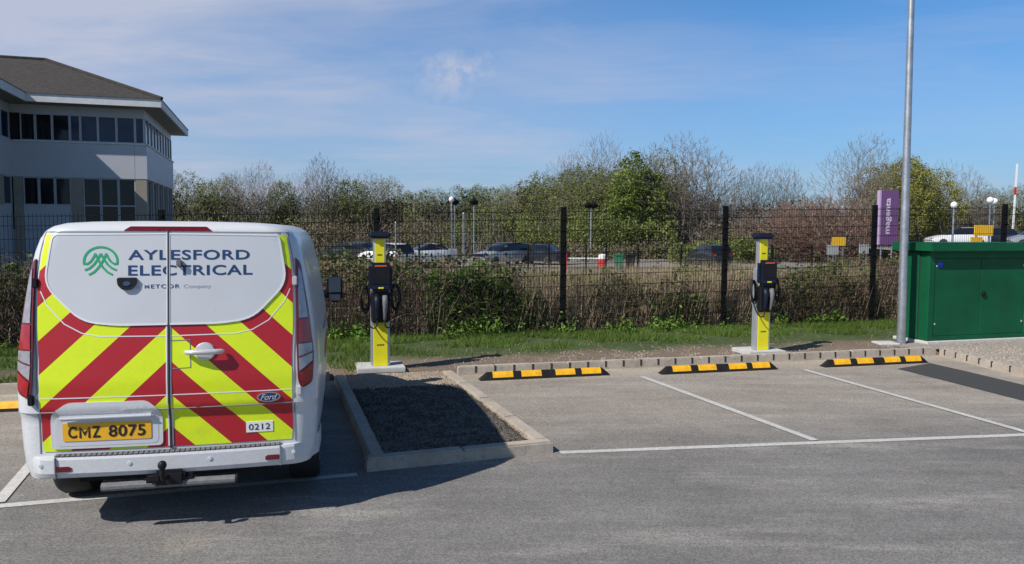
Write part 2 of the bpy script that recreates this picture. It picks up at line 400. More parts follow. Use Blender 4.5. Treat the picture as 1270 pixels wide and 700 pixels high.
# wheel arches cut out of the body
cm=bmesh.new()
for y in (.93,3.62):
    for s in (-1,1): lathe(cm,[(.41,-.2),(.41,.2)],(s*.86,y,.34),'x',28)
cut=obj('arch_cutter',cm,M['seam'])
mod=body.modifiers.new('b','BOOLEAN'); mod.object=cut; mod.operation='DIFFERENCE'; mod.solver='EXACT'
dg=bpy.context.evaluated_depsgraph_get(); me2=bpy.data.meshes.new_from_object(body.evaluated_get(dg))
body.modifiers.clear(); body.data=me2; me2.name='body'
bpy.data.objects.remove(cut)
def cutgrid(bm,dx=.05):
    xs=[v.co.x for v in bm.verts]; zs_=[v.co.z for v in bm.verts]
    x=math.floor(min(xs)/dx)*dx+dx*.37
    while x<max(xs):
        bmesh.ops.bisect_plane(bm,geom=bm.verts[:]+bm.edges[:]+bm.faces[:],plane_co=(x,0,0),plane_no=(1,0,0)); x+=dx
    z=math.floor(min(zs_)/dx)*dx+dx*.31
    while z<max(zs_):
        bmesh.ops.bisect_plane(bm,geom=bm.verts[:]+bm.edges[:]+bm.faces[:],plane_co=(0,0,z),plane_no=(0,0,1)); z+=dx
def patch(name,polys,m,off,parent=VAN,edge=True,dx=.05,smooth=True,mirror=False):
    """thin sheet following the rear surface of the van; polys are outlines in (x,z)"""
    bm=bmesh.new()
    for p in polys:
        f=bm.faces.new([bm.verts.new((x,0,z)) for x,z in p])
    bmesh.ops.triangulate(bm,faces=bm.faces[:])
    cutgrid(bm,dx)
    bmesh.ops.remove_doubles(bm,verts=bm.verts[:],dist=1e-5)
    for f in bm.faces: f.normal_update()
    bmesh.ops.recalc_face_normals(bm,faces=bm.faces[:])
    for f in bm.faces:
        if f.normal.y>0: f.normal_flip()
    if edge:
        be=[e for e in bm.edges if e.is_boundary]
        r=bmesh.ops.extrude_edge_only(bm,edges=be)
        low={v for v in r['geom'] if isinstance(v,bmesh.types.BMVert)}
    else: low=set()
    for v in bm.verts:
        v.co.y=rear(v.co.x,v.co.z)-(off if v not in low else -.004)
    return obj(name,bm,m,parent,smooth=not edge,angle=30 if edge else None)
def strip(pl,w,closed=False):
    """polyline -> list of quads (mitred) in 2D"""
    n=len(pl); out=[]; P=[Vector(p) for p in pl]; L_,R_=[],[]
    for i in range(n):
        a=P[i-1] if (i>0 or closed) else None; c=P[(i+1)%n] if (i<n-1 or closed) else None
        d1=(P[i]-a).normalized() if a is not None else None; d2=(c-P[i]).normalized() if c is not None else None
        if d1 is None: d1=d2
        if d2 is None: d2=d1
        t=(d1+d2).normalized(); nn=Vector((-t.y,t.x)); k=1/max(.5,nn.dot(Vector((-d1.y,d1.x))))
        L_.append(P[i]+nn*w/2*k); R_.append(P[i]-nn*w/2*k)
    for i in range(n if closed else n-1):
        j=(i+1)%n; out.append([tuple(L_[i]),tuple(L_[j]),tuple(R_[j]),tuple(R_[i])])
    return out
def roundpoly(pts,r,seg=5):
    n=len(pts); out=[]
    for i in range(n):
        p=Vector(pts[i]); a=(Vector(pts[i-1])-p); c=(Vector(pts[(i+1)%n])-p)
        rr=r[i] if isinstance(r,(list,tuple)) else r
        rr=min(rr,a.length*.45,c.length*.45)
        s=p+a.normalized()*rr; e=p+c.normalized()*rr
        for k in range(seg+1):
            t=k/seg; out.append(tuple(s*(1-t)**2+p*2*t*(1-t)+e*t*t))
    return out
def mir(p): return [(-x,z) for x,z in p]
# rear door skins (white), livery film, window panel
WIN=roundpoly([(0,1.876),(.668,1.868),(.714,1.56),(.50,1.333),(.30,1.309),(0,1.309)],[.001,.035,.09,.10,.06,.001])
for s in (1,-1):
    w=[(x if x>.004 else .005,z) for x,z in WIN]
    door=empty('rear_door',(0,0,0),0,None,None); door.parent=VAN
    def pp(name,p,m,off,**k):
        q=[(x*s,z) for x,z in p]
        return patch(name,[q] if not isinstance(p[0][0],(tuple,list)) else p,m,off,parent=door,**k)
    liv=[(.005,.530),(.735,.530),(.742,.60),(.742,1.10),(.752,1.30),(.752,1.55),(.735,1.72),(.712,1.868),(.672,1.868)]+[p for p in roundpoly([(.672,1.868),(.724,1.56),(.505,1.322),(.30,1.297),(.005,1.297)],[.001,.09,.10,.06,.001])][2:]
    pp('chevron_film',liv,M['livery'],.004,edge=False,dx=.03)
    patch('door_edge_highlight',[[(x*s,z) for x,z in t] for t in strip([(.012,.535),(.012,1.296)],.008)],M['rim_highlight'],.0062,parent=door)  # white door edge beside the film, brightened as a painted highlight
    pp('window_panel',w,M['panel_white'],.010)
    q=[[(x*s,z) for x,z in t] for t in strip([(x*1.0,z) for x,z in w],.010,True)]
    patch('panel_edge_highlight',q,M['rim_highlight'],.0125,parent=door)  # highlight on the panel rim, painted as a pale strip
    seamq=[[(x*s,z) for x,z in t] for t in strip([(.755,.52),(.757,1.10),(.768,1.32),(.768,1.56),(.748,1.74),(.722,1.884),(.02,1.888)],.007)]
    patch('door_gap',seamq,M['softseam'],.003,parent=door)
    cr=[[(x*s,z) for x,z in t] for t in strip([(.01,.866),(.74,.866)],.006)]
    cr2=[[(x*s,z) for x,z in t] for t in strip([(.01,1.235),(.40,1.240),(.50,1.262),(.60,1.32),(.70,1.44),(.735,1.52)],.006)]
    patch('pressed_line_highlight',cr2,M['rim_highlight'],.0055,parent=door)
    patch('crease_highlight',cr,M['softseam'] if False else M['rim_highlight'],.0055,parent=door)
    cr=[[(x*s,z) for x,z in t] for t in strip([(.01,.776),(.745,.776)],.006)]
    patch('crease_line',cr,M['softseam'],.006,parent=door)
    # hinges
    for hz,hx in ((1.571,.765),(.858,.786)):
        bm=bmesh.new(); y=rear(hx,hz); B(bm,hx*s-.016,hx*s+.016,y-.030,y+.01,hz-.030,hz+.030,.006,2)
        obj('hinge',bm,M['black_plastic'] if s<0 else M['silver'],door)
    # reflex reflector on the bumper below
door_r=[o for o in VAN.children if o.name.startswith('rear_door')][0]
patch('centre_seam',strip([(0,.52),(0,1.90)],.009),M['seam'],.0145)
# door handle
bm=bmesh.new(); y=rear(.22,1.13)
lathe(bm,[(.010,-.004),(.060,.0),(.054,-.012),(.03,-.016)],(.215,y-.004,1.130),'y',20)
for v in bm.verts: v.co.x=.215+(v.co.x-.215)*1.05
obj('handle_backplate',bm,M['silver'],door_r,smooth=False,angle=40)
bm=bmesh.new(); tube(bm,[(.10,y-.02,1.131),(.115,y-.043,1.132),(.16,y-.055,1.134),(.22,y-.058,1.135),(.28,y-.055,1.135),(.315,y-.043,1.134),(.328,y-.02,1.133)],.014,10,True,[.013,.016,.017,.018,.017,.016,.013])
obj('door_handle',bm,M['silver'],door_r,smooth=True)
patch('lock_flap',strip([(.01,1.205),(.125,1.208),(.128,1.035),(.01,1.03)],.004),M['softseam'],.0065,parent=door_r)
# badge oval
def ell(cx,cz,a,b_,n=28): return [(cx+a*math.cos(2*math.pi*i/n),cz+b_*math.sin(2*math.pi*i/n)) for i in range(n)]
bd=patch('badge',[ell(.597,.825,.073,.032)],M['chrome'],.014,parent=door_r)
patch('badge_face',[ell(.597,.825,.064,.026)],M['navy'],.017,parent=bd)
textobj('Ford',.553,.643,.807,.845,lambda x,z:(x+(z-.825)*.4,rear(x,z)-.0195,z),M['silver'],'badge_script',bd,.01)
# fleet number
fl=patch('fleet_number',[[(.452,.592),(.617,.592),(.617,.660),(.452,.660)]],M['white'],.008,parent=door_r)
textobj('0212',.468,.600,.606,.646,lambda x,z:(x,rear(x,z)-.0098,z),M['ink'],'fleet_digits',fl,.005,1.05)
# number plate with its white surround
sur=roundpoly([(-.690,.545),(-.045,.545),(-.045,.765),(-.13,.838),(-.585,.838),(-.690,.765)],[.03,.03,.05,.03,.03,.05])
pl=patch('plate_surround',[sur],M['van_white'],.012,dx=.03)
def inner(k,dz=0): 
    return roundpoly([(-.665+k,.562+k),(-.070-k,.562+k),(-.070-k,.745-k),(-.665+k,.745-k)],.035)
patch('plate_recess',[inner(0)],M['panel_white'],.0135,parent=pl)
bm=bmesh.new(); yy=rear(-.365,.75); B(bm,-.640,-.095,yy-.040,yy-.010,.728,.758,.012,2); obj('plate_lamp_hood',bm,M['van_white'],pl)
plate=patch('number_plate',[roundpoly([(-.622,.594),(-.112,.594),(-.112,.706),(-.622,.706)],.01,2)],M['plate_yellow'],.018,parent=pl,dx=.03)
on_plate=lambda x,z:(x,rear(x,z)-.0206,z)
textobj('C',-.590,-.540,.613,.686,on_plate,M['ink'],'plate_letters',plate,.022)
textobj('Z',-.452,-.405,.613,.685,on_plate,M['ink'],'plate_letters',plate,.022)
def letter_m(x0,x1,z0,z1,wd,place,m,name,parent,o):
    v=[];f=[]
    for k,q in enumerate(strip([(x0+wd/2,z0),(x0+wd/2,z1),((x0+x1)/2,z0+(z1-z0)*.32),(x1-wd/2,z1),(x1-wd/2,z0)],wd)):
        n=len(v); v+=[(lambda p:(p[0],p[1]-k*1e-4,p[2]))(place(x,min(max(z,z0),z1))) for x,z in q]; f.append(tuple(range(n,n+4)))
    return pyobj(name,v,f,m,parent)
letter_m(-.527,-.464,.613,.685,.012,on_plate,M['ink'],'plate_letters',plate,0)
textobj('8075',-.358,-.145,.613,.687,on_plate,M['ink'],'plate_letters',plate,.020,1.04)
# company lettering and emblem
on_win=lambda x,z:(x,rear(x,z)-.0118,z)
textobj('AYLESFORD',-.233,.487,1.711,1.774,on_win,M['navy'],'company_lettering',VAN,.018,1.08)
textobj('ELECTRICAL',-.233,.503,1.613,1.678,on_win,M['navy'],'company_lettering',VAN,.018,1.08)
textobj('A',-.183,-.165,1.533,1.555,on_win,M['palegrey'],'company_lettering',VAN,0)
letter_m(-.138,-.112,1.5335,1.5575,.006,on_win,M['navy'],'company_lettering',VAN,0)
textobj('ETCOR',-.101,.067,1.533,1.558,on_win,M['navy'],'company_lettering',VAN,.008,1.14)
textobj('Company',.090,.251,1.526,1.556,on_win,M['palegrey'],'company_lettering',VAN,0,1.05)
def LP(x,y): return (-.391+(x-185)/117*.101,1.703-(y-155)/98*.093)
st=[]
ring=[(-.391+.096*math.cos(t),1.703+.088*math.sin(t)) for t in [R(-14+208*i/24) for i in range(25)]]
st+=strip(ring,.013)
for s in (1,-1):
    X=lambda x:185+(x-185)*s
    for c in ([(76,170),(95,172),(120,155),(138,128),(150,103)],[(80,212),(110,200),(140,175),(165,140),(186,104)],[(106,242),(140,225),(170,195),(200,150),(222,104)]):
        st+=strip([LP(X(x),y) for x,y in c],.012)
bm=bmesh.new()
for q in st:
    bm.faces.new([bm.verts.new((x,rear(x,z)-.0118-1e-5*i,z)) for i,(x,z) in enumerate(q)])
for i,f in enumerate(bm.faces):
    for v in f.verts: v.co.y-=2e-5*i
    f.normal_update()
    if f.normal.y>0: f.normal_flip()
obj('emblem',bm,M['logo_green'],VAN)
# reversing camera and latch
cp=roundpoly([(-.296,1.602),(-.178,1.602),(-.186,1.555),(-.215,1.526),(-.262,1.526),(-.290,1.555)],.014,3)
cam_=patch('camera_pod',[cp],M['black_plastic'],.030)
patch('camera_lens',[ell(-.237,1.566,.022,.014,16)],M['glass_blue'],.034,parent=cam_)
bm=bmesh.new(); y=rear(.067,1.69); B(bm,.052,.084,y-.045,y-.008,1.668,1.712,.006,2); obj('door_latch',bm,M['grey_plastic'],VAN)
# high brake light
bl=patch('brake_light',[roundpoly([(-.262,1.893),(.262,1.893),(.225,1.921),(-.225,1.921)],.006,2)],M['lamp_dark'],.006)
# tail lamps
for s in (1,-1):
    t=[(x*s,z) for x,z in roundpoly([(.768,1.722),(.800,1.690),(.850,1.38),(.882,1.08),(.872,.90),(.800,.868),(.779,.93),(.772,1.20),(.772,1.45)],[.01,.02,.05,.05,.03,.03,.03,.03,.03],3)]
    tl=patch('tail_lamp',[t],M['lamp_dark'],.020)
    patch('clear_lens',[[(x*s,z) for x,z in [(.788,1.66),(.806,1.62),(.846,1.33),(.790,1.33),(.786,1.48)]]],M['lamp_clear'],.026,parent=tl)
    patch('red_lens',[[(x*s,z) for x,z in [(.788,1.318),(.850,1.318),(.868,1.17),(.786,1.17)]]],M['lamp_red'],.026,parent=tl)
    patch('clear_lens',[[(x*s,z) for x,z in [(.786,1.160),(.869,1.160),(.874,1.105),(.786,1.080)]]],M['lamp_clear'],.026,parent=tl)
    patch('clear_lens',[[(x*s,z) for x,z in [(.786,1.068),(.875,1.094),(.872,1.045),(.790,.985)]]],M['lamp_clear'],.026,parent=tl)
    patch('red_lens',[[(x*s,z) for x,z in [(.792,.970),(.872,1.03),(.866,.915),(.805,.885)]]],M['lamp_red'],.026,parent=tl)
# bumper
bm=bmesh.new(); prof=[(.368,.020),(.371,-.018),(.40,-.034),(.485,-.036),(.500,-.030),(.502,.03)]
rows=[]
xs=[-.90+1.8*i/36 for i in range(37)]
def bump_xy(x,o):
    # outline: bowed rear edge with wide rounded corners, running on to the sides
    return (x,.010+.05*(x/.8)**2+max(0,(abs(x)-.70)/.2)**2.4*.22+o)
for z,o in prof: rows.append([bm.verts.new((*bump_xy(x,o),z)) for x in xs]+[])
for a,b_ in zip(rows,rows[1:]):
    for i in range(len(xs)-1): bm.faces.new((a[i],a[i+1],b_[i+1],b_[i]))
for s in (0,-1):                       # run round the sides
    e=[r[s] for r in rows]; sx=-1 if s==0 else 1
    g=[bm.verts.new((v.co.x+sx*.012,.60,v.co.z)) for v in e]
    for i in range(len(e)-1):
        q=(e[i],e[i+1],g[i+1],g[i]) if s==0 else (e[i+1],e[i],g[i],g[i+1]); bm.faces.new(q)
bmesh.ops.recalc_face_normals(bm,faces=bm.faces[:])
bp=obj('bumper',bm,M['van_white'],VAN,angle=22)
bm=bmesh.new()
for i in range(44):
    x0=-.665+1.33*i/44; x1=x0+.026
    y=bump_xy((x0+x1)/2,0)[1]; B(bm,x0,x1,y-.030,y+.03,.503,.514,.003)
B(bm,-.67,.67,.02,.10,.49,.508)
obj('step_strip',bm,M['grey_plastic'],bp)
for s in (-1,1):
    cx=.612*s; y=bump_xy(cx,-.036)[1]
    bm=bmesh.new(); B(bm,cx-.048,cx+.048,y-.008,y+.02,.412,.444,.006,2); obj('reflector',bm,M['lamp_dark'],bp)
    for cx in (.235*s,.745*s):
        y=bump_xy(cx,-.036)[1]; bm=bmesh.new(); lathe(bm,[(.013,.01),(.013,-.003),(.009,-.004)],(cx,y,.45),'y',14); obj('parking_sensor',bm,M['panel_white'],bp)
    bm=bmesh.new(); B(bm,.662*s-.003,.662*s+.003,bump_xy(.66,0)[1]-.047,bump_xy(.66,0)[1]+.0,.372,.50); obj('bumper_joint',bm,M['softseam'],bp)
# underbody, tow bar, silencer
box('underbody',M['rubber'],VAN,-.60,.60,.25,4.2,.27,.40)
tb=empty('tow_bar',(0,0,0),0,None,None); tb.parent=VAN
bm=bmesh.new(); tube(bm,[(-.40,-.01,.305),(.385,-.01,.305)],.028,10); obj('cross_tube',bm,M['grey_plastic'],tb)
bm=bmesh.new(); B(bm,-.10,.09,-.05,.05,.285,.395,.02,2); B(bm,-.16,-.09,-.035,.03,.30,.36,.02,2); B(bm,.08,.15,-.03,.03,.31,.365,.02,2); B(bm,-.13,-.05,-.075,-.02,.33,.37,.01,2); obj('mount',bm,M['black_plastic'],tb)
bm=bmesh.new(); tube(bm,[(-.02,-.04,.36),(-.02,-.13,.37),(-.02,-.15,.40),(-.02,-.15,.44)],.016,10); lathe(bm,[(.008,-.026),(.022,-.018),(.027,0),(.022,.018),(.010,.027)],(-.02,-.15,.462),'z',16); obj('tow_ball',bm,M['black_plastic'],tb,angle=40)
bm=bmesh.new(); tube(bm,[(.385,-.01,.305),(.386,-.01,.305),(.40,-.01,.305)],.034,12); obj('end_cap',bm,M['black_plastic'],tb)
# wheels
def wheel(parent,c,s,r=.335,w=.215):
    t=bmesh.new(); lathe(t,[(r*.62,-w/2),(r*.94,-w/2),(r,-w/2+.03),(r,w/2-.03),(r*.94,w/2),(r*.62,w/2)],c,'x',32)
    o=obj('wheel',t,M['tyre'],parent,angle=40)
    h=bmesh.new(); lathe(h,[(.05,.02*s+s*w/2*.7),(.06,s*w/2*.75),(r*.55,s*w/2*.62),(r*.61,s*w/2*1.0),(r*.63,s*w/2*1.01),(r*.63,s*w/2*.5)],c,'x',32)
    obj('rim',h,M['silver'],o,angle=40)
for y in (.93,3.62):
    for s in (-1,1): wheel(VAN,(s*.785,y,.335),s)
# mirrors
for s in (-1,1):
    mr=empty('wing_mirror',(0,0,0),0,None,None); mr.parent=VAN
    bm=bmesh.new(); B(bm,s*1.015-.085,s*1.015+.085,3.56,3.70,1.10,1.415,.05,4); obj('mirror_housing',bm,M['black_plastic'],mr,angle=50)
    bm=bmesh.new(); B(bm,s*1.015-.068,s*1.015+.068,3.548,3.563,1.215,1.39,.025,3); obj('mirror_glass',bm,M['glass_blue'],mr)
    bm=bmesh.new(); B(bm,s*1.015-.062,s*1.015+.062,3.55,3.563,1.125,1.20,.02,3); obj('mirror_glass',bm,M['glass_blue'],mr)
    bm=bmesh.new(); B(bm,min(s*.80,s*.95),max(s*.80,s*.95),3.60,3.68,1.16,1.24,.02,2); obj('mirror_arm',bm,M['black_plastic'],mr)
# side details: cab window, sliding rail, door lines, livery stripe
def side_y(z,y,o=.004):
    w=hw(z); y0=yb(z)+.03*(w/.75)**2+RC; y1=yf(z)-.45; t=min(1,max(0,(y-y0)/(y1-y0)))
    return w+.035*math.sin(t*math.pi*.9)+o
def side_patch(name,poly,m,s,o=.004,dx=.08,parent=VAN):
    bm=bmesh.new(); bm.faces.new([bm.verts.new((y,0,z)) for y,z in poly]); bmesh.ops.triangulate(bm,faces=bm.faces[:]); cutgrid(bm,dx)
    for v in bm.verts: yv,zv=v.co.x,v.co.z; v.co=(s*side_y(zv,yv,o),yv,zv)
    bmesh.ops.recalc_face_normals(bm,faces=bm.faces[:])
    for f in bm.faces:
        if f.normal.x*s<0: f.normal_flip()
    return obj(name,bm,m,parent,smooth=True)
for s in (-1,1):
    side_patch('side_window',[(2.62,1.22),(3.34,1.20),(2.98,1.68),(2.66,1.72)],M['glass_dark'],s)
    side_patch('cab_door_gap',[(2.50,.5),(2.508,.5),(2.508,1.80),(2.50,1.80)],M['softseam'],s)
    side_patch('side_rail',[(1.2,1.10),(2.4,1.10),(2.4,1.125),(1.2,1.125)],M['softseam'],s,.006)
    side_patch('side_stripe',[(1.40,.84),(2.45,.84),(2.45,.98),(1.40,.98)],M['livery'],s,.003)
# ---------------------------------------------------------------- ground, road, kerbs
def KY(x): return 9.97+.254*(x+.787)
def gz(x,d):
    if d<.13: return -.06
    n=noise.noise(Vector((x*.8,d*.8,3)))*.03+noise.noise(Vector((x*.25,d*.25,9)))*.05
    if d<3.6: return .065+.2*n*min(1,(d-.13)/1.0)
    if d<9: return .065+n*.6
    if d<22:
        t=(d-9)/13; t=t*t*(3-2*t); return .065*(1-t)-.45*t+n
    return -.45+n*.3
ds=[-60,-20,-5,0,.12,.135,.25,.4,.6,.8]+[1+.25*i for i in range(18)]+[6+.8*i for i in range(24)]+[26,30,36,44,55,70,90,130,200,400]
xsg=[-400,-200,-120,-80,-60,-45,-36,-30,-25,-20,-16]+[-13+.4*i for i in range(80)]+[19.5,22,26,32,40,50,65,85,120,200,400]
v=[];f=[]
for d in ds:
    for x in xsg: v.append((x,(KY(x) if abs(x)<40 else KY(40 if x>0 else -40))+d,gz(x,d)))
nx=len(xsg)
for j in range(len(ds)-1):
    for i in range(nx-1): a=j*nx+i; f.append((a,a+1,a+nx+1,a+nx))
tag(pyobj('ground',v,f,M['ground'],smooth=True),kind='structure')
# asphalt sheet with the island left open is not needed: the island stands on it
v=[(-60,-25,0),(60,-25,0),(60,KY(60)-0,0),(6.62,KY(6.62)+.02,0),(-60,KY(-60)+.02,0)]
tag(pyobj('car_park_asphalt',[(-60,-25,0),(60,-25,0),(60,KY(6.6)+.02,0),(6.62,KY(6.62)+.02,0),(-40,KY(-40)+.02,0),(-60,KY(-40)+.02,0)],[(0,1,2,3,4,5)],M['asphalt']),kind='structure')
def sheet(name,poly,z,m,kind='structure',extra=None):
    o=pyobj(name,[(x,y,z) for x,y in poly],[tuple(range(len(poly)))],m); tag(o,kind=kind); return o
def linepoly(a,b_,w=.085):
    a,b_=Vector(a),Vector(b_); d=(b_-a).normalized(); n=Vector((-d.y,d.x))*w/2
    return [tuple(a-n),tuple(b_-n),tuple(b_+n),tuple(a+n)]
sheet('front_line_marking',linepoly((.42,6.478),(9.5,7.81),.085),.004,M['line'])
sheet('bay_line_marking',linepoly((1.705,9.95),(2.775,6.89),.085),.008,M['line'])
sheet('bay_line_marking',linepoly((4.05,10.5),(4.93,7.20),.085),.008,M['line'])
sheet('front_line_marking',linepoly((-6.5,4.22),(-1.20,5.86),.085),.004,M['line'])
sheet('bay_line_marking',linepoly((-3.56,5.20),(-4.75,8.45),.085),.008,M['line'])
sheet('trench_patch',[(5.40,10.62),(5.62,9.6),(5.82,8.58),(6.5,6.4),(7.3,6.6),(6.75,8.4),(6.43,9.51),(6.27,10.4),(6.12,11.10)],.004,M['new_asphalt'])
def kerb(name,pts,w=.125,h=.115,seg=.9,gap=.002,bev=.014,side=1,low=None):
    """row of kerb stones along a path, one object"""
    bm=bmesh.new()
    for a,b_ in zip(pts,pts[1:]):
        a,b_=Vector(a),Vector(b_); Ln=(b_-a).length; d=(b_-a)/Ln; n=Vector((-d.y,d.x))*side
        k=max(1,round(Ln/seg)); s=Ln/k
        for i in range(k):
            p0=a+d*(i*s+gap/2); p1=a+d*((i+1)*s-gap/2)
            j=rnd.uniform(-.004,.004)
            q=[p0,p1,p1+n*w,p0+n*w]
            vs=[bm.verts.new((p.x,p.y,-.03)) for p in q]+[bm.verts.new((p.x,p.y,h+j)) for p in q]
            fs=[bm.faces.new([vs[t] for t in u]) for u in ((3,2,1,0),(4,5,6,7),(0,1,5,4),(1,2,6,5),(2,3,7,6),(3,0,4,7))]
            bmesh.ops.recalc_face_normals(bm,faces=fs)
            es=list({e for f_ in (fs[1],) for e in f_.edges})
            bmesh.ops.bevel(bm,geom=es,offset=bev,segments=2,affect='EDGES')
    return tag(obj(name,bm,M['kerb']),kind='structure')
ang=math.atan(.254)
kx1=6.62
fk=kerb('kerb',[(-9.5,KY(-9.5)),(-2.3,KY(-2.3))])
kb=kerb('drain_kerb',[(-.70,KY(-.70)),(kx1,KY(kx1))],seg=.5)
ks=kerb('drain_kerb',[(6.64,11.80),(6.73,10.4),(6.95,8.6),(7.35,7.9)],side=1,seg=.5)
def slots(parent,pts,step,w=.026):
    k=0
    for a,b_ in zip(pts,pts[1:]):
        a,b_=Vector(a),Vector(b_); Ln=(b_-a).length; d=(b_-a)/Ln; n=Vector((-d.y,d.x))
        t=step/2
        while t<Ln:
            c=a+d*t; bm=bmesh.new()
            q=[c-d*w/2-n*.004,c+d*w/2-n*.004,c+d*w/2+n*.018,c-d*w/2+n*.018]
            vs=[bm.verts.new((p.x,p.y,.030)) for p in q]+[bm.verts.new((p.x,p.y,.1125)) for p in q]
            for u in ((3,2,1,0),(4,5,6,7),(0,1,5,4),(1,2,6,5),(2,3,7,6),(3,0,4,7)): bm.faces.new([vs[i] for i in u])
            bmesh.ops.recalc_face_normals(bm,faces=bm.faces[:])
            obj('drain_slot',bm,M['seam'],parent); t+=step
slots(kb,[(-.60,KY(-.60)),(kx1,KY(kx1))],.262)
slots(ks,[(6.64,11.80),(6.73,10.4),(6.95,8.6)],.262)
# island
A=(-1.137,5.923);Bp=(.36,6.474);Cc=(-.80,9.83);Dd=(-2.215,9.47)
kerb('kerb',[A,Bp],h=.105,side=1,seg=.75); 
kerb('kerb',[(Bp[0]-.04,Bp[1]+.12),(Cc[0]+.02,Cc[1]+.03)],h=.10,side=1,seg=.8)
kerb('kerb',[(A[0]-.0,A[1]+.13),(Dd[0],Dd[1])],h=.10,side=-1,seg=.8)
def inset_poly(k=.12): return [(A[0]+.09,A[1]+.14),(Bp[0]-.14,Bp[1]+.10),(Cc[0]-.09,Cc[1]+.12),(Dd[0]+.10,Dd[1]+.15)]
ip=inset_poly()
sheet('gravel_bed',ip,.070,M['gravel'])
# van's shade painted as darker gravel, leaving tan at the back and right kerb
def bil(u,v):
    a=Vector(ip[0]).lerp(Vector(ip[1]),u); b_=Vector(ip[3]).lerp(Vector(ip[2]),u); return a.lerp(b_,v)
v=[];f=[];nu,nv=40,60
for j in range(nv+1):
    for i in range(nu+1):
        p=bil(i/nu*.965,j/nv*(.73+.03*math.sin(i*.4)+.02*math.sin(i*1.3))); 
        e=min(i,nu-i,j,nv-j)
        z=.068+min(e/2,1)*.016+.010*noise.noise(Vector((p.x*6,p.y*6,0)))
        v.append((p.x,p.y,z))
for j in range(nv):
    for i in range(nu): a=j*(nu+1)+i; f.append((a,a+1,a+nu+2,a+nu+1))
tag(pyobj('shade_gravel_bed',v,f,M['shade_gravel'],smooth=True),kind='structure')
rs=np.random.RandomState(3)
def stones(n,ptfn,size,z0):
    """little irregular tetra-ish stones"""
    out=[]
    for _ in range(n):
        x,y=ptfn(); s=size*rs.uniform(.5,1.5); a=rs.uniform(0,6.28)
        q=[(x+s*math.cos(a+t)*rs.uniform(.6,1),y+s*math.sin(a+t)*rs.uniform(.6,1),z0) for t in (0,2.1,4.2)]
        top=(x+rs.uniform(-.3,.3)*s,y+rs.uniform(-.3,.3)*s,z0+s*rs.uniform(.6,1.1)); out.append((q,top))
    v=[];f=[]
    for q,t in out:
        k=len(v); v+=q+[t]; f+=[(k,k+1,k+3),(k+1,k+2,k+3),(k+2,k,k+3)]
    return v,f
def isl_pt(u0,u1,v0,v1):
    def fn():
        p=bil(rs.uniform(u0,u1),rs.uniform(v0,v1)); return p.x,p.y
    return fn
v,f=stones(9000,isl_pt(.01,.95,.01,.73),.014,.080); tag(pyobj('shade_gravel',v,f,M['stone_dark']),'loose gravel of the kerbed island, darkened as painted van shade','gravel',kind='stuff')
v,f=stones(5000,isl_pt(0,1,.73,1.0),.011,.068)
v2,f2=stones(1200,isl_pt(.955,1.0,.05,.8),.010,.070); k=len(v); v+=v2; f+=[tuple(i+k for i in q) for q in f2]
tag(pyobj('gravel',v,f,M['stone_mix']),'loose tan gravel at the back of the kerbed island','gravel',kind='stuff')
# gravel by the cabinet
sheet('cabinet_gravel_bed',[(6.76,11.95),(6.78,10.4),(7.04,8.7),(7.5,8.0),(14,8),(16,15.2),(9.4,13.45),(6.5,12.6),(6.2,12.2)],.078,M['gravel_grey'])
def cab_pt():
    while 1:
        x,y=rs.uniform(6.85,11.5),rs.uniform(8.6,12.6)
        if y<12.42+(x-6.85)*.28 and x>6.86+max(0,(10.4-y))*.13: return x,y
v,f=stones(9000,cab_pt,.014,.077); tag(pyobj('gravel',v,f,M['stone_mix']),'loose pale gravel in front of the green cabinet','gravel',kind='stuff')
# ---------------------------------------------------------------- wheel stops
def wheel_stop():
    L_=1.76; bm=bmesh.new(); w=.15; h=.095
    sec=[(0,0),(.035,h*.75),(.05,h),(w-.05,h),(w-.035,h*.75),(w,0)]
    st_=[(0,.0),(.02,.35),(.10,1),(L_-.10,1),(L_-.02,.35),(L_,0)]
    rr=[]
    for x,k in st_: rr.append([bm.verts.new((x,y,z*max(k,.15))) for y,z in sec])
    for a,b_ in zip(rr,rr[1:]):
        for i in range(5): bm.faces.new((a[i],b_[i],b_[i+1],a[i+1]))
        bm.faces.new((a[5],b_[5],b_[0],a[0]))
    bm.faces.new(rr[0]); bm.faces.new(rr[-1][::-1]); bmesh.ops.recalc_face_normals(bm,faces=bm.faces[:])
    root=empty('wheel_stop',(0,0,0),0,None,'wheel stop','rubber wheel stops at the heads of the bays')
    obj('rubber_block',bm,M['rubber'],root)
    for c in (.30,.68,1.14,1.50):
        bm=bmesh.new(); y0,z0,y1,z1=.010,.022,.035,.0715
        nrm=Vector((0,-.95,.33)); o=.003
        pts=[(.0145,.031),(.0335,.0713),(.049,.0945),(.0815,.0960)]
        off=[(-.003,.001),(-.003,.002),(-.002,.003),(0,.004)]
        vs=[[bm.verts.new((x,p[0]+q[0],p[1]+q[1])) for p,q in zip(pts,off)] for x in (c-.135,c+.135)]
        for i in range(3): bm.faces.new((vs[0][i],vs[1][i],vs[1][i+1],vs[0][i+1]))
        bmesh.ops.recalc_face_normals(bm,faces=bm.faces[:])
        for f_ in bm.faces:
            if f_.normal.y>0.01: f_.normal_flip()
        obj('yellow_inset',bm,M['stop_yellow'],root)
    return root
ws=wheel_stop()
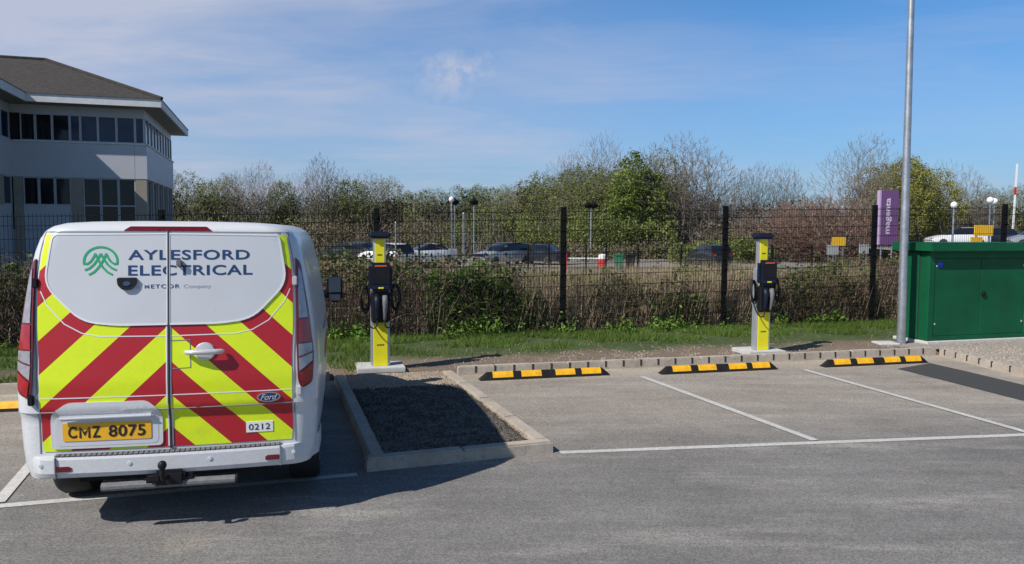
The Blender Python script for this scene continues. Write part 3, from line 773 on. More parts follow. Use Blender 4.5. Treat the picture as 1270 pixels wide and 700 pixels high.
for i,(x,y,lab) in enumerate(((-.394,9.616,'black and yellow rubber wheel stop in the bay beside the kerbed island'),(2.005,10.10,'black and yellow rubber wheel stop in front of the right charger'),(4.423,10.70,'black and yellow rubber wheel stop nearest the green cabinet'),(-6.72,7.49,'black and yellow rubber wheel stop left of the van, cut by the photo edge'))):
    o=ws if i==0 else copy_tree(ws)
    o.location=(x,y,.001); o.rotation_euler=(0,0,ang+(.0 if i else 0)); o['label']=lab
# ---------------------------------------------------------------- chargers
def charger():
    r=empty('charging_post',(0,0,0),0,None,'charging post','charging posts on white bases')
    box('base',M['concrete'],r,-.31,.31,-.26,.26,-.02,.045,bev=.008,seg=2)
    bm=bmesh.new(); B(bm,-.122,.122,-.10,.03,.045,1.28,.012,2); obj('column',bm,M['alu'],r)
    bm=bmesh.new(); B(bm,-.092,.092,-.108,-.098,.046,1.1,.004,1); obj('front_panel',bm,M['charger_yellow'],r)
    bm=bmesh.new(); B(bm,-.082,.082,-.06,.03,1.25,1.73,.012,2); obj('upper_column',bm,M['alu'],r)
    bm=bmesh.new(); B(bm,-.062,.062,-.068,-.058,1.26,1.725,.004,1); obj('upper_panel',bm,M['charger_yellow'],r)
    bm=bmesh.new(); B(bm,-.142,.142,-.13,.08,1.720,1.812,.030,3)
    for v_ in bm.verts: v_.co.z-=(abs(v_.co.x)/.16)**2*.014
    obj('cap',bm,M['charger_navy'],r,angle=40)
    bm=bmesh.new(); B(bm,-.150,.150,-.235,-.095,1.02,1.405,.045,4); cu=obj('charge_unit',bm,M['charger_navy'],r,angle=45)
    bm=bmesh.new(); B(bm,-.075,.075,-.242,-.234,1.352,1.372,.003); obj('status_strip',bm,M['orange'],cu)
    bm=bmesh.new(); B(bm,-.034,.034,-.241,-.234,1.070,1.090,.002); obj('label_strip',bm,M['charger_yellow'],cu)
    bm=bmesh.new(); B(bm,-.115,.115,-.242,-.234,1.13,1.335,.02,2); obj('display_panel',bm,M['black_plastic'],cu)
    bm=bmesh.new(); B(bm,-.118,.118,-.19,-.095,.625,1.03,.02,3); ho=obj('holster',bm,M['black_plastic'],r,angle=45)
    for s in (-1,1):
        bm=bmesh.new(); tube(bm,[(s*.052,-.215,.98),(s*.052,-.235,.90),(s*.050,-.225,.80),(s*.048,-.205,.70),(s*.046,-.20,.655)],.03,10,True,[.032,.036,.030,.020,.016])
        obj('plug',bm,M['charger_navy'] if s<0 else M['grey_plastic'],r,smooth=True)
    for s in (-1,1):       # hanging coils of cable
        bm=bmesh.new(); pts=[]
        for i in range(100):
            t=i/99*3*2*math.pi; rx=.062+.016*math.sin(t*.5+s)+.006*math.sin(t*1.7); rz=.155+.02*math.sin(t*.31)
            pts.append((s*(.195)+rx*math.cos(t)*.9,-.13+.02*math.sin(t*.7)+rx*.6*math.sin(t+1),.955-.02*(s<0)+rz*math.sin(t)))
        tube(bm,pts,.0105,6); obj('cable',bm,M['black_plastic'],r,smooth=True)
        bm=bmesh.new(); p0=Vector((s*.05,-.20,.655)); p3=Vector((s*.20,-.13,.81))
        pts=[tuple(p0*(1-t)**3+Vector((s*.04,-.23,.50))*3*t*(1-t)**2+Vector((s*.19,-.2,.52))*3*t*t*(1-t)+p3*t**3) for t in [k/14 for k in range(15)]]
        tube(bm,pts,.0095,6); obj('cable',bm,M['black_plastic'],r,smooth=True)
    for z,w in ((.325,.045),(1.50,.03)):
        bm=bmesh.new(); yy=-.1095 if z<1 else -.0695
        for i in range(5): B(bm,-w+i*w*.42,-w+i*w*.42+w*.28,yy,yy+.002,z-.010,z+.010)
        obj('label_strip',bm,M['ink'],r)
    return r
ch=charger()
ch.location=(-1.74,10.04,.085); ch.rotation_euler=(0,0,ang); ch['label']='yellow and silver charging post on white base behind the kerbed island, nearest the van'
c2=copy_tree(ch); c2.location=(3.76,11.56,.085); c2['label']='yellow and silver charging post between two fence posts on the right, showing its silver side'
# ---------------------------------------------------------------- fence
fang=math.atan(.2725)
def FY(x): return 13.55+.2725*x
def ftop(x): return 2.275+.0195*x
fence=empty('mesh_fence',(0,13.55,0),0,'tall black welded mesh fence with square posts running behind the chargers','fence')
fposts=[-15.2,-12.0,-8.76,-5.50,-2.283,.92,4.065,7.331,10.512,13.7,16.9]
for x in fposts:
    bm=bmesh.new(); B(bm,-.045,.045,-.035,.035,-.05,ftop(x)+.03,.006,2)
    B(bm,-.049,.049,-.039,.039,ftop(x)+.022,ftop(x)+.045,.006,2)
    for z in np.arange(.3,2.2,.45): B(bm,-.022,.022,-.053,-.033,z,z+.05,.004)
    o=obj('fence_post',bm,M['black_metal'],fence); o.location=(x,FY(x)-13.55,0); o.rotation_euler=(0,0,fang)
for x0,x1 in zip(fposts,fposts[1:]):
    bm=bmesh.new(); n=int((x1-x0)*math.sqrt(1+.2725**2)/.055)
    def P3(x,z,o=0): return Vector((x+.2725*.96*o*0,FY(x)-13.55-.035+o,z))
    nn=Vector((.2725,-1,0)).normalized(); dd=Vector((1,.2725,0)).normalized()
    def bar(a,b_,r):
        d=(b_-a).normalized(); u=d.cross(nn).normalized()*r; w=nn*r
        A_=[bm.verts.new(a+u),bm.verts.new(a+w),bm.verts.new(a-u),bm.verts.new(a-w)]; B_=[bm.verts.new(b_+u),bm.verts.new(b_+w),bm.verts.new(b_-u),bm.verts.new(b_-w)]
        for k in range(4): bm.faces.new((A_[k],A_[(k+1)%4],B_[(k+1)%4],B_[k]))
    for i in range(1,n):
        x=x0+(x1-x0)*i/n; bar(P3(x,.06),P3(x,ftop(x)-.0),.0036)
    z=.12
    while z<2.25+.0:
        for o in (-.007,.007): bar(P3(x0,z+ftop(x0)-2.30,o),P3(x1,z+ftop(x1)-2.30,o),.0048)
        z+=.2
    bar(P3(x0,ftop(x0)-.04),P3(x1,ftop(x1)-.04),.005)
    obj('mesh_panel',bm,M['wire'],fence)
# ---------------------------------------------------------------- lamp post, cabinet
lp=empty('lamp_post',(6.44,12.58,.07),0,'tall galvanised lamp post standing beside the green cabinet','lamp post')
lp.rotation_euler=(0,R(-.45),0)
bm=bmesh.new(); tube(bm,[(0,0,-.05),(0,0,1.2),(0,0,1.22),(0,0,8.6)],.06,20,True,[.072,.068,.066,.036]); obj('column',bm,M['galv'],lp,angle=40)
bm=bmesh.new(); tube(bm,[(0,0,8.55),(0,-.08,8.72),(0,-.35,8.78)],.03,10); obj('arm',bm,M['galv'],lp,smooth=True)
bm=bmesh.new(); B(bm,-.13,.13,-.95,-.30,8.72,8.84,.04,3); ln=obj('lantern',bm,M['galv'],lp)
box('lens',M['lamp_clear'],ln,-.10,.10,-.88,-.40,8.705,8.722)
box('footing',M['concrete'],lp,-.42,-.09,-.16,.16,-.03,.03,bev=.01)
cb=empty('utility_cabinet',(6.85,12.55,.085),R(16),'green metal double door cabinet on a pale plinth beside the lamp post','cabinet')
W=2.12;Dp=.66
box('plinth',M['concrete'],cb,-.04,W+.05,-.05,Dp+.05,-.05,.035,bev=.01)
bm=bmesh.new(); B(bm,0,W,.02,Dp,.035,1.52,.008,2); obj('cabinet_body',bm,M['cab_green'],cb)
bm=bmesh.new(); B(bm,-.10,W+.10,-.14,Dp+.08,1.515,1.66,.012,2)
for x,y in ((-.10,-.10),): pass
obj('cabinet_roof',bm,M['cab_green'],cb)
bm=bmesh.new(); B(bm,-.015,.10,-.012,.06,.04,1.52,.006,1); B(bm,W-.10,W+.015,-.012,.06,.04,1.52,.006,1); B(bm,.10,W-.10,-.010,.06,1.40,1.52,.006,1); B(bm,.10,W-.10,-.010,.06,.04,.11,.006,1); obj('door_frame',bm,M['cab_green'],cb)
box('side_strap',M['cab_green'],cb,-.022,.0,.20,.34,.04,1.50,bev=.004)
box('side_groove',M['seam'],cb,-.004,.0,.185,.198,.04,1.50)
for x0,x1 in ((.105,W/2-.005),(W/2+.005,W-.105)):
    bm=bmesh.new(); B(bm,x0,x1,-.004,.03,.115,1.395,.004,1); dr=obj('cabinet_door',bm,M['cab_green'],cb)
    for z in (.30,1.26):
        xx=x0+.02 if x0<.5 else x1-.05
        box('door_hinge',M['silver'],dr,xx,xx+.022,-.014,-.003,z,z+.03,bev=.003)
    if x0>.5: 
        bm=bmesh.new(); lathe(bm,[(.045,0),(.045,-.02),(.03,-.03)],(x0+.06,-.005,.80),'y',16); obj('door_handle',bm,M['black_plastic'],dr)
bm=bmesh.new(); st_=[(0,.075),(.02,.02),(.075,.015),(.03,-.015),(.05,-.07),(0,-.03),(-.05,-.06),(-.028,-.012),(-.07,.02),(-.02,.02)]
bm.faces.new([bm.verts.new((.20+x,-.0065,1.30+z)) for x,z in st_]); bmesh.ops.triangulate(bm,faces=bm.faces[:])
obj('sticker',bm,M['blue_tape'],cb)
# ---------------------------------------------------------------- vegetation
def leaves(n,pos,size,up=.3,seed=1,asp=1.6):
    r=np.random.RandomState(seed); nrm=r.normal(size=(n,3)); nrm[:,2]+=up; nrm/=np.linalg.norm(nrm,axis=1)[:,None]
    a=r.normal(size=(n,3)); a-=nrm*(a*nrm).sum(1)[:,None]; a/=np.linalg.norm(a,axis=1)[:,None]; b_=np.cross(nrm,a)
    s=(size*r.uniform(.6,1.4,n))[:,None]
    return np.stack([pos-a*s*asp*.5,pos-b_*s*.5,pos+a*s*asp*.5,pos+b_*s*.5],1)
def prisms(seg,sides=3):
    """seg: (n,8) p0 p1 r0 r1 -> quads"""
    seg=np.asarray(seg,float); p0,p1,r0,r1=seg[:,:3],seg[:,3:6],seg[:,6:7],seg[:,7:8]
    d=p1-p0; d/=np.linalg.norm(d,axis=1)[:,None]+1e-9
    a=np.where(np.abs(d[:,2:3])<.9,np.array([[0,0,1.]]),np.array([[1.,0,0]])); u=np.cross(d,a); u/=np.linalg.norm(u,axis=1)[:,None]; w=np.cross(d,u)
    q=[]
    for k in range(sides):
        t0,t1=2*math.pi*k/sides,2*math.pi*(k+1)/sides
        c0=u*math.cos(t0)+w*math.sin(t0); c1=u*math.cos(t1)+w*math.sin(t1)
        q.append(np.stack([p0+c0*r0,p0+c1*r0,p1+c1*r1,p1+c0*r1],1))
    return np.concatenate(q)
def blades(n,pos,h,w,lean=.35,seed=1):
    r=np.random.RandomState(seed); t=r.uniform(0,6.283,n); l=r.normal(0,lean,(n,2)); hh=(h*r.uniform(.5,1.3,n))[:,None]
    dx=np.stack([np.cos(t),np.sin(t),np.zeros(n)],1)*(w/2)
    tip=pos+np.concatenate([l*hh,hh],1)
    return np.stack([pos-dx,pos+dx,tip],1)
# grass verge between soil strip and fence
r=np.random.RandomState(11); n=95000
x=r.uniform(-11,8.5,n); d=1.0+2.7*r.beta(2.0,1.2,n)
keep=[]
for i in range(n):
    edge=1.25+.35*noise.noise(Vector((x[i]*.9,0,5)))+(.9 if x[i]>.8 else .0)*min(1,max(0,(x[i]-.3)))*.8-(.35 if x[i]<0 else 0)
    c=noise.noise(Vector((x[i]*1.2,d[i]*1.5,2)))
    if d[i]>edge+.15*r.normal() and c>-.02-.5*(d[i]>2.9): 
        if not(-2.05<x[i]<-1.4 and d[i]<.7): keep.append(i)
x,d=x[keep],d[keep]; n=len(x)
pos=np.stack([x,9.97+.254*(x+.787)+d,np.full(n,.06)],1)
tag(npmesh('grass',blades(n,pos,.085,.011,.5,5),3,M['grass_blade']),'strip of short green grass along the foot of the mesh fence','grass',kind='stuff')
# grass weeds behind the van
n=9000; x=r.uniform(-9,-1.9,n); d=r.uniform(.15,1.3,n); 
m_=np.array([noise.noise(Vector((a*1.3,b_*1.5,8)))>-.1 for a,b_ in zip(x,d)]); x,d=x[m_],d[m_]
pos=np.stack([x,9.97+.254*(x+.787)+d,np.full(len(x),.06)],1)
tag(npmesh('grass',blades(len(x),pos,.10,.012,.45,6),3,M['grass_blade']),'thin grass growing at the kerb behind the van','grass',kind='stuff')
def hB(x):
    base=.90+.42*noise.noise(Vector((x*.8,1,1)))+.2*noise.noise(Vector((x*2.2,1,7)))
    if x<.2: base+=.42*min(1,(.2-x)/1.2)
    if x>6: base+=.35*min(1,(x-6)/2)
    return base
# bramble stems
r=np.random.RandomState(21); segs=[]; lp_=[]
for i in range(9000):
    x=r.uniform(-15,20); dd_=.12+4.8*r.beta(1.1,1.7); y=FY(x)+dd_
    h=hB(x)*(1-.10*dd_/4)*r.uniform(.45,1.15); a=r.uniform(0,6.28); L_=r.uniform(.3,1.2)*h
    p=Vector((x,y,.03)); k=5; vx_,vy_=math.cos(a)*L_,math.sin(a)*L_*.6
    w_=r.uniform(.5,1.0); pr=p; rad=r.uniform(.003,.0065)
    for j in range(1,k+1):
        t=j/k; q=Vector((x+vx_*t**1.3,y+vy_*t**1.3,.03+h*(1-(1-t*w_*1.25)**2 if t*w_*1.25<2 else 0)))
        q+=Vector(r.normal(0,.025,3)); 
        if q.y<FY(q.x)+.05: q.y=FY(q.x)+.05
        segs.append((*pr,*q,rad*(1-.15*(j-1)),rad*(1-.15*j))); 
        if j>1 and r.rand()<.95:
            for _ in range(2): lp_.append(q+Vector(r.normal(0,.05,3)))
        pr=q
for i in range(5200):      # pale arching canes lying over the top
    x=r.uniform(-15,20); dd_=.06+2.2*r.beta(1.,1.6); y=FY(x)+dd_; h=hB(x)*r.uniform(.25,.95); a=r.uniform(0,6.28); L_=r.uniform(.5,1.5)
    pr=Vector((x,y,h*.5)); rad=r.uniform(.004,.008)
    for j in range(1,7):
        t=j/6; q=Vector((x+math.cos(a)*L_*t,max(y+math.sin(a)*L_*.35*t,FY(x+math.cos(a)*L_*t)+.04),h*.5+h*.75*math.sin(math.pi*min(t*1.1,1))*.8-.12*t))+Vector(r.normal(0,.018,3))
        q.y=max(q.y,FY(q.x)+.04); q.z=max(q.z,.04)
        segs.append((*pr,*q,rad,rad*.9)); pr=q
tag(npmesh('bramble_stems',prisms(segs),4,M['bramble_stem']),'tangle of brown dead bramble stems behind the fence','brambles',kind='stuff')
lp_=np.array([tuple(q) for q in lp_]); msk=np.array([noise.noise(Vector((p[0]*.8,p[1]*.8,p[2]*1.2)))>-.10+.22*(p[2]-.5) for p in lp_]); lp_=lp_[msk]
lp_=np.concatenate([lp_,lp_+r.normal(0,.06,lp_.shape)]); lp_[:,1]=np.maximum(lp_[:,1],13.55+.2725*lp_[:,0]+.04)
tag(npmesh('bramble_leaves',leaves(len(lp_),lp_,.052,.6,3),4,M['bramble_leaf']),'dark green and brown bramble leaves behind the fence','brambles',kind='stuff')
# dry tan grass
pos=[];
while len(pos)<60000:
    x=r.uniform(-15,20); dd_=r.uniform(.1,9); y=FY(x)+dd_
    c=noise.noise(Vector((x*.42,y*.6,4)))+(.25 if x>1 and x<8 else -.1)
    if c>-.05+.25*noise.noise(Vector((x*2.1,y*2,3))): pos.append((x,y,.03))
pos=np.array(pos); 
tag(npmesh('dry_grass',blades(len(pos),pos,.88,.011,.22,8),3,M['dry_grass']),'tall dry tan grass standing among the brambles','dry grass',kind='stuff')
pos=[]
while len(pos)<46000:
    x=r.uniform(-15,20); dd_=.1+7*r.rand()**1.6; y=FY(x)+dd_
    c=noise.noise(Vector((x*.5,y*.45,14)))+.36*math.exp(-((x-.3)/1.4)**2)-(.22 if x<-1 else 0)
    if c>.20: pos.append((x,y,r.uniform(.1,1.0)*hB(x)*.86+.10*math.exp(-((x-.2)/1.8)**2)*r.rand()))
pos=np.array(pos)
tag(npmesh('green_weeds',leaves(len(pos),pos,.055,1.0,9,2.2),4,M['ivy']),'bright green leafy weeds patchy behind the fence','weeds',kind='stuff')
pos=[]
while len(pos)<16000:
    x=r.uniform(-13,18); dd_=.08+1.6*r.beta(1,2); c=noise.noise(Vector((x*1.1,dd_*.8,44)))+(.30 if .9<x<5.2 else -.10)
    if c>.02: pos.append((x,FY(x)+dd_,.03+(.25+.3*r.rand())*(r.rand()<.4)))
pos=np.array(pos)
tag(npmesh('straw_tufts',blades(len(pos),pos,.72,.013,.22,28),3,M['straw']),'pale straw tufts close behind the fence','dry grass',kind='stuff')
# weeds at the foot of the fence, on the near side too
pos=[]
while len(pos)<9000:
    x=r.uniform(-11,8); dd_=r.normal(.10,.22); c=noise.noise(Vector((x*.9,dd_,31)))+.35*noise.noise(Vector((x*3.1,dd_*3,3)))
    if c>.04+abs(dd_)*.8:
        pos.append((x,FY(x)+dd_,.05+abs(r.normal(0,.10))*(1+c*1.2)))
pos=np.array(pos)
tag(npmesh('fence_foot_weeds',leaves(len(pos),pos,.034,.9,19,2.0),4,M['ivy']),'leafy green weeds growing along the foot of the fence','weeds',kind='stuff')
n=2600; x=r.uniform(-11,8.5,n); d=r.uniform(.3,3.6,n)
pos=np.stack([x,9.97+.254*(x+.787)+d,np.full(n,.06)],1)
tag(npmesh('dead_stalks',blades(n,pos,.05,.009,1.5,18),3,M['dry_grass']),'short dead straw scattered over the soil verge','dry grass',kind='stuff')
def soil_pt():
    while 1:
        x,d_=rs.uniform(-2.2,6.3),.16+1.3*rs.beta(1,1.6)
        if noise.noise(Vector((x*1.5,d_*2,77)))>-.15: return x,9.97+.254*(x+.787)+d_
v,f=stones(1500,soil_pt,.016,.064); tag(pyobj('soil_stones',v,f,M['stone_mix']),'small tan stones scattered over the bare soil behind the kerb','stones',kind='stuff')
# trees
def grow(seed,H,W,npts,alpha=.35,base=.22,twl=.35,roots=1,bulge=.58,shell=.45,tr=.14):
    """each crown point joins the limb that reaches it by the shortest way from the root"""
    r=np.random.RandomState(seed)
    nodes=[];par=[];path=[];trunk=[]
    for m in range(roots):
        x,y=(r.normal(0,.35,2) if roots>1 else (0,0)); lx,ly=r.normal(0,.05*(1+1.5*(roots>1)),2); prev=-1
        K=12; top=H*(.70 if roots==1 else .5)
        for k in range(K+1):
            z=top*k/K; p=np.array([x+lx*z+r.normal(0,.035),y+ly*z+r.normal(0,.035),z])
            nodes.append(p); par.append(prev); path.append(0 if prev<0 else path[prev]+np.linalg.norm(p-nodes[prev])); trunk.append(True); prev=len(nodes)-1
    pts=[]
    while len(pts)<npts:
        d=r.normal(size=3); d/=np.linalg.norm(d); q=d*(r.rand()**(shell)); 
        z=H*bulge+q[2]*(H*(1-bulge) if q[2]>0 else H*(bulge-base))
        lob=1+.22*math.sin(3*math.atan2(q[1],q[0])+seed)+.12*math.sin(7*math.atan2(q[1],q[0])+2*seed+z)
        pts.append((q[0]*W*lob,q[1]*W*lob,z*(1+.05*math.sin(5*q[0]+seed))))
    pts=np.array(pts); root=np.array([0,0,H*base]); pts=pts[np.argsort(np.linalg.norm((pts-root),axis=1))]
    A_=np.zeros((len(nodes)+npts,3)); P_=np.zeros(len(A_)); n0=n=len(nodes); A_[:n]=nodes; P_[:n]=path; A0=H*base*.8
    ok=np.zeros(len(A_),bool); ok[:n]=[q[2]>A0 or (roots>1) for q in nodes]
    for p in pts:
        dv=p-A_[:n]; dd=np.linalg.norm(dv,axis=1); cost=dd*(1+.35*np.clip(-dv[:,2]/(dd+1e-6),0,1))+alpha*P_[:n]+1e3*(~ok[:n])
        j=int(np.argmin(cost)); A_[n]=p; P_[n]=P_[j]+dd[j]; par.append(j); ok[n]=True; n+=1
    cnt=np.zeros(n); kids=np.zeros(n,int)
    for i in range(n-1,-1,-1):
        if kids[i]==0: cnt[i]+=1
        if par[i]>=0: cnt[par[i]]+=cnt[i]; kids[par[i]]+=1
    rad=np.maximum(.009,tr*(cnt/cnt.max())**.48)
    S=[];T=[]
    for i in range(n):
        if par[i]<0: continue
        a_,b_=A_[par[i]],A_[i]
        if i<n0: T.append((*a_,*b_,rad[par[i]],rad[i]))
        else:
            m_=(a_+b_)/2+r.normal(0,.05,3)*np.linalg.norm(b_-a_); rr=(rad[i]*1.15,rad[i]*1.05,rad[i])
            S.append((*a_,*m_,rr[0],rr[1])); S.append((*m_,*b_,rr[1],rr[2]))
    tips=A_[:n][kids==0]
    for t in tips:
        o=t-np.array([0,0,H*.3]); o/=np.linalg.norm(o)
        for _ in range(3):
            d=o+r.normal(0,.35,3)+np.array([0,0,.35]); d/=np.linalg.norm(d); e=t+d*twl*r.uniform(.5,1.4)
            S.append((*t,*e,.009,.005))
    return np.array(S),np.array(T),tips
def make_tree(name,seed,H,W,npts,twm,leafm=None,nl=0,ls=.12,**k):
    S,T,tips=grow(seed,H,W,npts,**k)
    root=empty(name,(0,0,0),0,None,'tree')
    npmesh('trunk',prisms(T,6),4,M['trunk'],root)
    cr=npmesh('branches' if leafm is None else 'crown',prisms(S,3),4,M[twm],root)
    if leafm:
        rr=np.random.RandomState(seed); pos=np.repeat(tips,nl,0); pos=pos+rr.normal(0,.20,pos.shape)
        npmesh('foliage',leaves(len(pos),pos,ls,.3,seed),4,M[leafm],cr)
    return root
protos={}
protos['bare']=make_tree('bare_tree',3,10,3.1,2600,'twig',base=.20)
protos['bare_b']=make_tree('bare_tree',14,10,3.9,3000,'twig',base=.12,roots=2,bulge=.5)
protos['olive']=make_tree('budding_tree',8,8,3.0,2600,'twig_olive','leaf_olive',8,.085,base=.10,roots=2,bulge=.5)
protos['green']=make_tree('leafy_tree',5,9,3.1,2600,'twig_olive','leaf_green',14,.10,base=.08,roots=2,bulge=.48)
protos['bright']=make_tree('leafy_tree',9,9,2.1,2000,'twig_olive','leaf_bright',34,.11,base=.04,bulge=.42)
protos['yellow']=make_tree('blossoming_tree',12,9,3.3,2800,'twig_olive','leaf_yellow',24,.105,base=.08,roots=2,bulge=.5)
protos['red']=make_tree('reddish_shrub',17,5,3.2,2600,'twig_red','leaf_brown',2,.05,base=.02,roots=4,bulge=.42)
Hp={'bare':10,'bare_b':10,'olive':8,'green':9,'bright':9,'yellow':9,'red':5}
used={}
def tree(kind,px,top,Y,label,ws=1.,grp='trees beyond the car park'):
    """px, top: where the tree shows from the road, turned into a place at distance Y"""
    u=(px-635)/950; X=u*Y; h=1.9+.45+(287-top+u*4)/950*Y
    p=protos[kind]
    o=p if kind not in used else copy_tree(p); used[kind]=1
    s=h/Hp[kind]; o.location=(X,Y,-.47); o.scale=(s*ws,s*ws,s); o.rotation_euler=(0,0,(px*1.7)%6.28)
    o['label']=label; o['category']='tree'; o['group']=grp
TL=[('olive',232,216,84,'olive budding tree just right of the office building',1.),('green',262,222,80,'pale green budding tree, second right of the office building',.8),('olive',283,218,88,'thin olive tree between the office building and the tall bare tree',.8),
('bare',320,204,76,'bare tree rising above the van roof',1.0),('bare_b',298,218,86,'low bare tree left of the bare tree above the van roof',1.),('green',352,222,78,'small green tree above the right end of the van roof',.8),('bare_b',376,216,84,'thin bare tree left of the tallest tree above the van',.8),
('bare',403,196,74,'tallest bare tree above the right edge of the van',.85),('green',430,220,76,'broad green tree right of the tallest bare tree by the van',1.2),('bare_b',455,217,82,'bare bushy tree left of the left charger',1.1),('olive',480,222,86,'olive tree directly above the left charger',1.1),
('green',517,235,95,'small pale green tree right of the left charger',1.2),('olive',540,236,100,'small olive tree behind the twin lanterns',1.1),('green',578,230,95,'green tree behind the twin lanterns',1.1),('green',604,229,98,'round pale green tree right of the twin lanterns',1.2),('olive',630,232,92,'olive tree between the lanterns and the large clump',1.2),
('olive',655,226,84,'olive tree at the left end of the large clump',1.1),('green',678,214,80,'green tree in the left part of the large clump',1.1),('bare',704,190,78,'thin bare tree on the left of the large clump',.8),('green',716,204,76,'green tree left of the centre of the large clump',1.1),
('bare',747,172,79,'bare tree top standing highest in the clump left of centre',.8),('green',745,208,72,'green tree under the tall bare tree in the large clump',1.1),('bright',787,196,70,'bright spring green tree in the middle of the large clump',1.35),('olive',812,190,74,'olive tree right of the bright green tree',1.1),
('bare_b',842,172,72,'big spreading bare tree at the right end of the large clump',1.25),('bare_b',868,190,70,'low spreading bare tree with drooping twigs ending the large clump',1.2),('bare_b',905,226,84,'small bare tree right of the large clump',1.),('bare',936,206,78,'left of the two bare trees above the right charger',.95),('bare',972,208,80,'right of the two bare trees above the right charger',.9),
('red',1015,242,62,'reddish brown shrub left of the tall bare tree',1.4),('red',985,252,60,'reddish brown shrub above the right charger',1.6),('red',1045,246,58,'reddish brown shrub beneath the tall bare tree',1.5),('bare',1066,171,60,'tall bare tree left of the purple sign',1.0),
('yellow',1108,197,66,'yellow green blossoming tree behind the purple sign',1.05),('yellow',1136,204,68,'yellow green blossoming tree right of the lamp post',1.0),('bare_b',1168,205,70,'bare tree right of the lamp post',1.0),('bare_b',1196,220,74,'low bare tree above the green cabinet',1.1),
('olive',1222,236,82,'olive tree behind the globe lamps',1.1),('olive',1256,232,80,'olive tree at the right edge behind the striped mast',1.1)]
for t in TL: tree(t[0],t[1],t[2],t[3],t[4],t[5])
# distant wood behind the trees: uncountable scrub
def scrub(name,regions,n,size,m,label,seed):
    r=np.random.RandomState(seed); P_=[]
    for (px0,px1,top,Y,dY,wt) in regions:
        k=int(n*wt)
        px=r.uniform(px0,px1,k); Y_=Y+r.uniform(-dY,dY,k); X=(px-635)/950*Y_
        hh=np.array([(1+.55*noise.noise(Vector((a*.22,b_*.2,seed)))+.30*noise.noise(Vector((a*.8,b_*.5,seed)))) for a,b_ in zip(X,Y_)])
        ht=(2.35+(287-top)/950*Y)*hh
        z=ht*r.beta(1.6,1.15,k)-.45
        P_.append(np.stack([X,Y_,z],1))
    P_=np.concatenate(P_); msk=np.array([noise.noise(Vector((p[0]*.35,p[1]*.3,p[2]*.55)))>-.25 for p in P_]); P_=P_[msk]
    tag(npmesh(name,leaves(len(P_),P_,size,.3,seed),4,M[m]),label,'bushes',kind='stuff')
scrub('distant_hedge',[(195,470,258,80,5,.25),(440,700,258,84,5,.25),(640,890,240,84,5,.3),(860,1290,264,78,6,.3)],110000,.17,'leaf_dark','distant olive brown scrub below the tree tops',1)
scrub('green_bushes',[(215,420,276,74,4,.12),(500,660,268,78,4,.22),(640,840,272,68,4,.25),(830,960,300,58,3,.2),(1140,1290,266,78,4,.12)],60000,.13,'leaf_green','green bushes at the far edge of the far car park',2)
scrub('brown_bushes',[(360,560,278,68,4,.3),(860,1100,280,64,4,.4),(1080,1290,284,70,4,.2),(690,870,300,60,3,.1)],30000,.12,'leaf_brown','reddish brown bushes around the far car park',3)
def twigs(n,regions,m,label,seed):
    r=np.random.RandomState(seed); out=[]
    for (px0,px1,top,Y,dY,wt) in regions:
        for _ in range(int(n*wt)):
            Y_=Y+r.uniform(-dY,dY); X=(r.uniform(px0,px1)-635)/950*Y_; h=(2.35+(287-top)/950*Y)*r.uniform(.25,1.1)*(1+.5*noise.noise(Vector((X*.3,Y_*.2,seed))))
            a=np.array([X,Y_,-.45]); 
            for j in range(4):
                b_=a+np.array([r.normal(0,.38),r.normal(0,.3),h/4]); out.append((*a,*b_,.03-.006*j,.024-.006*j)); a=b_
    tag(npmesh('distant_twigs',prisms(out),4,M[m]),label,'bushes',kind='stuff')
twigs(2200,[(195,700,256,76,10,.45),(640,900,246,74,6,.25),(860,1290,262,72,10,.3)],'twig','distant upright bare twigs of the wood',5)
# ---------------------------------------------------------------- office building
bd_=empty('office_building',(-18.1,38,0),R(17.1),'grey office building with brown hipped roof and bands of dark windows at the left','building')
def bpart(name,m,boxes,parent=bd_,bev=0):
    bm=bmesh.new()
    for b_ in boxes: B(bm,*b_,bev=bev)
    return obj(name,bm,m,parent)
ZS,ZH,ZB,ZL=6.10,7.38,4.38,3.05
WX=-5.7
# main walls: spandrel band, head band, ground floor
bpart('wall',M['sill_white'],[(-16,.10,.0,10.2,ZB,ZS),(-16,.02,.10,10.1,ZH,7.80),(-16,-.05,.08,10.1,-.6,1.9)])
bpart('lower_wall',M['sill_white'],[(-5.5,-2.78,.08,.6,1.85,ZL)])
bpart('column',M['beige'],[(-3.28,-2.76,.02,.5,-.6,ZB),(-.45,.06,.02,.55,-.6,ZB),(-5.69,-5.30,.02,.5,-.6,ZB)])
bpart('core_wall',M['seam'],[(-16,-.30,.45,9.8,-.5,7.6)])
def win_front(x0,x1,z0,z1,trans=None):
    fr=bmesh.new()
    for b_ in ((x0,x0+.045,.06,.16,z0,z1),(x1-.045,x1,.06,.16,z0,z1),(x0+.045,x1-.045,.06,.16,z0,z0+.05),(x0+.045,x1-.045,.06,.16,z1-.05,z1)): B(fr,*b_)
    if trans: B(fr,x0+.045,x1-.045,.06,.16,trans-.03,trans+.03)
    o=obj('window',fr,M['mullion'],bd_)
    box('pane',M['win_dark'] if z0<ZS-.5 or x0<-3.9 else M['win'] if rnd.random()<.8 else M['win_blind'],o,x0+.03,x1-.03,.125,.135,z0+.02,z1-.02)
    return o
ux=[-5.34,-4.71,-4.0,-3.25,-2.80,-2.04,-1.23,-.41,.0]
for a,b_ in zip(ux,ux[1:]): win_front(a+.004,b_-.004,ZS+.003,ZH-.003)
for a,b_ in zip([-5.29,-4.64,-3.96],[-4.645,-3.965,-3.285]): win_front(a+.004,b_-.004,ZL+.003,ZB-.003)
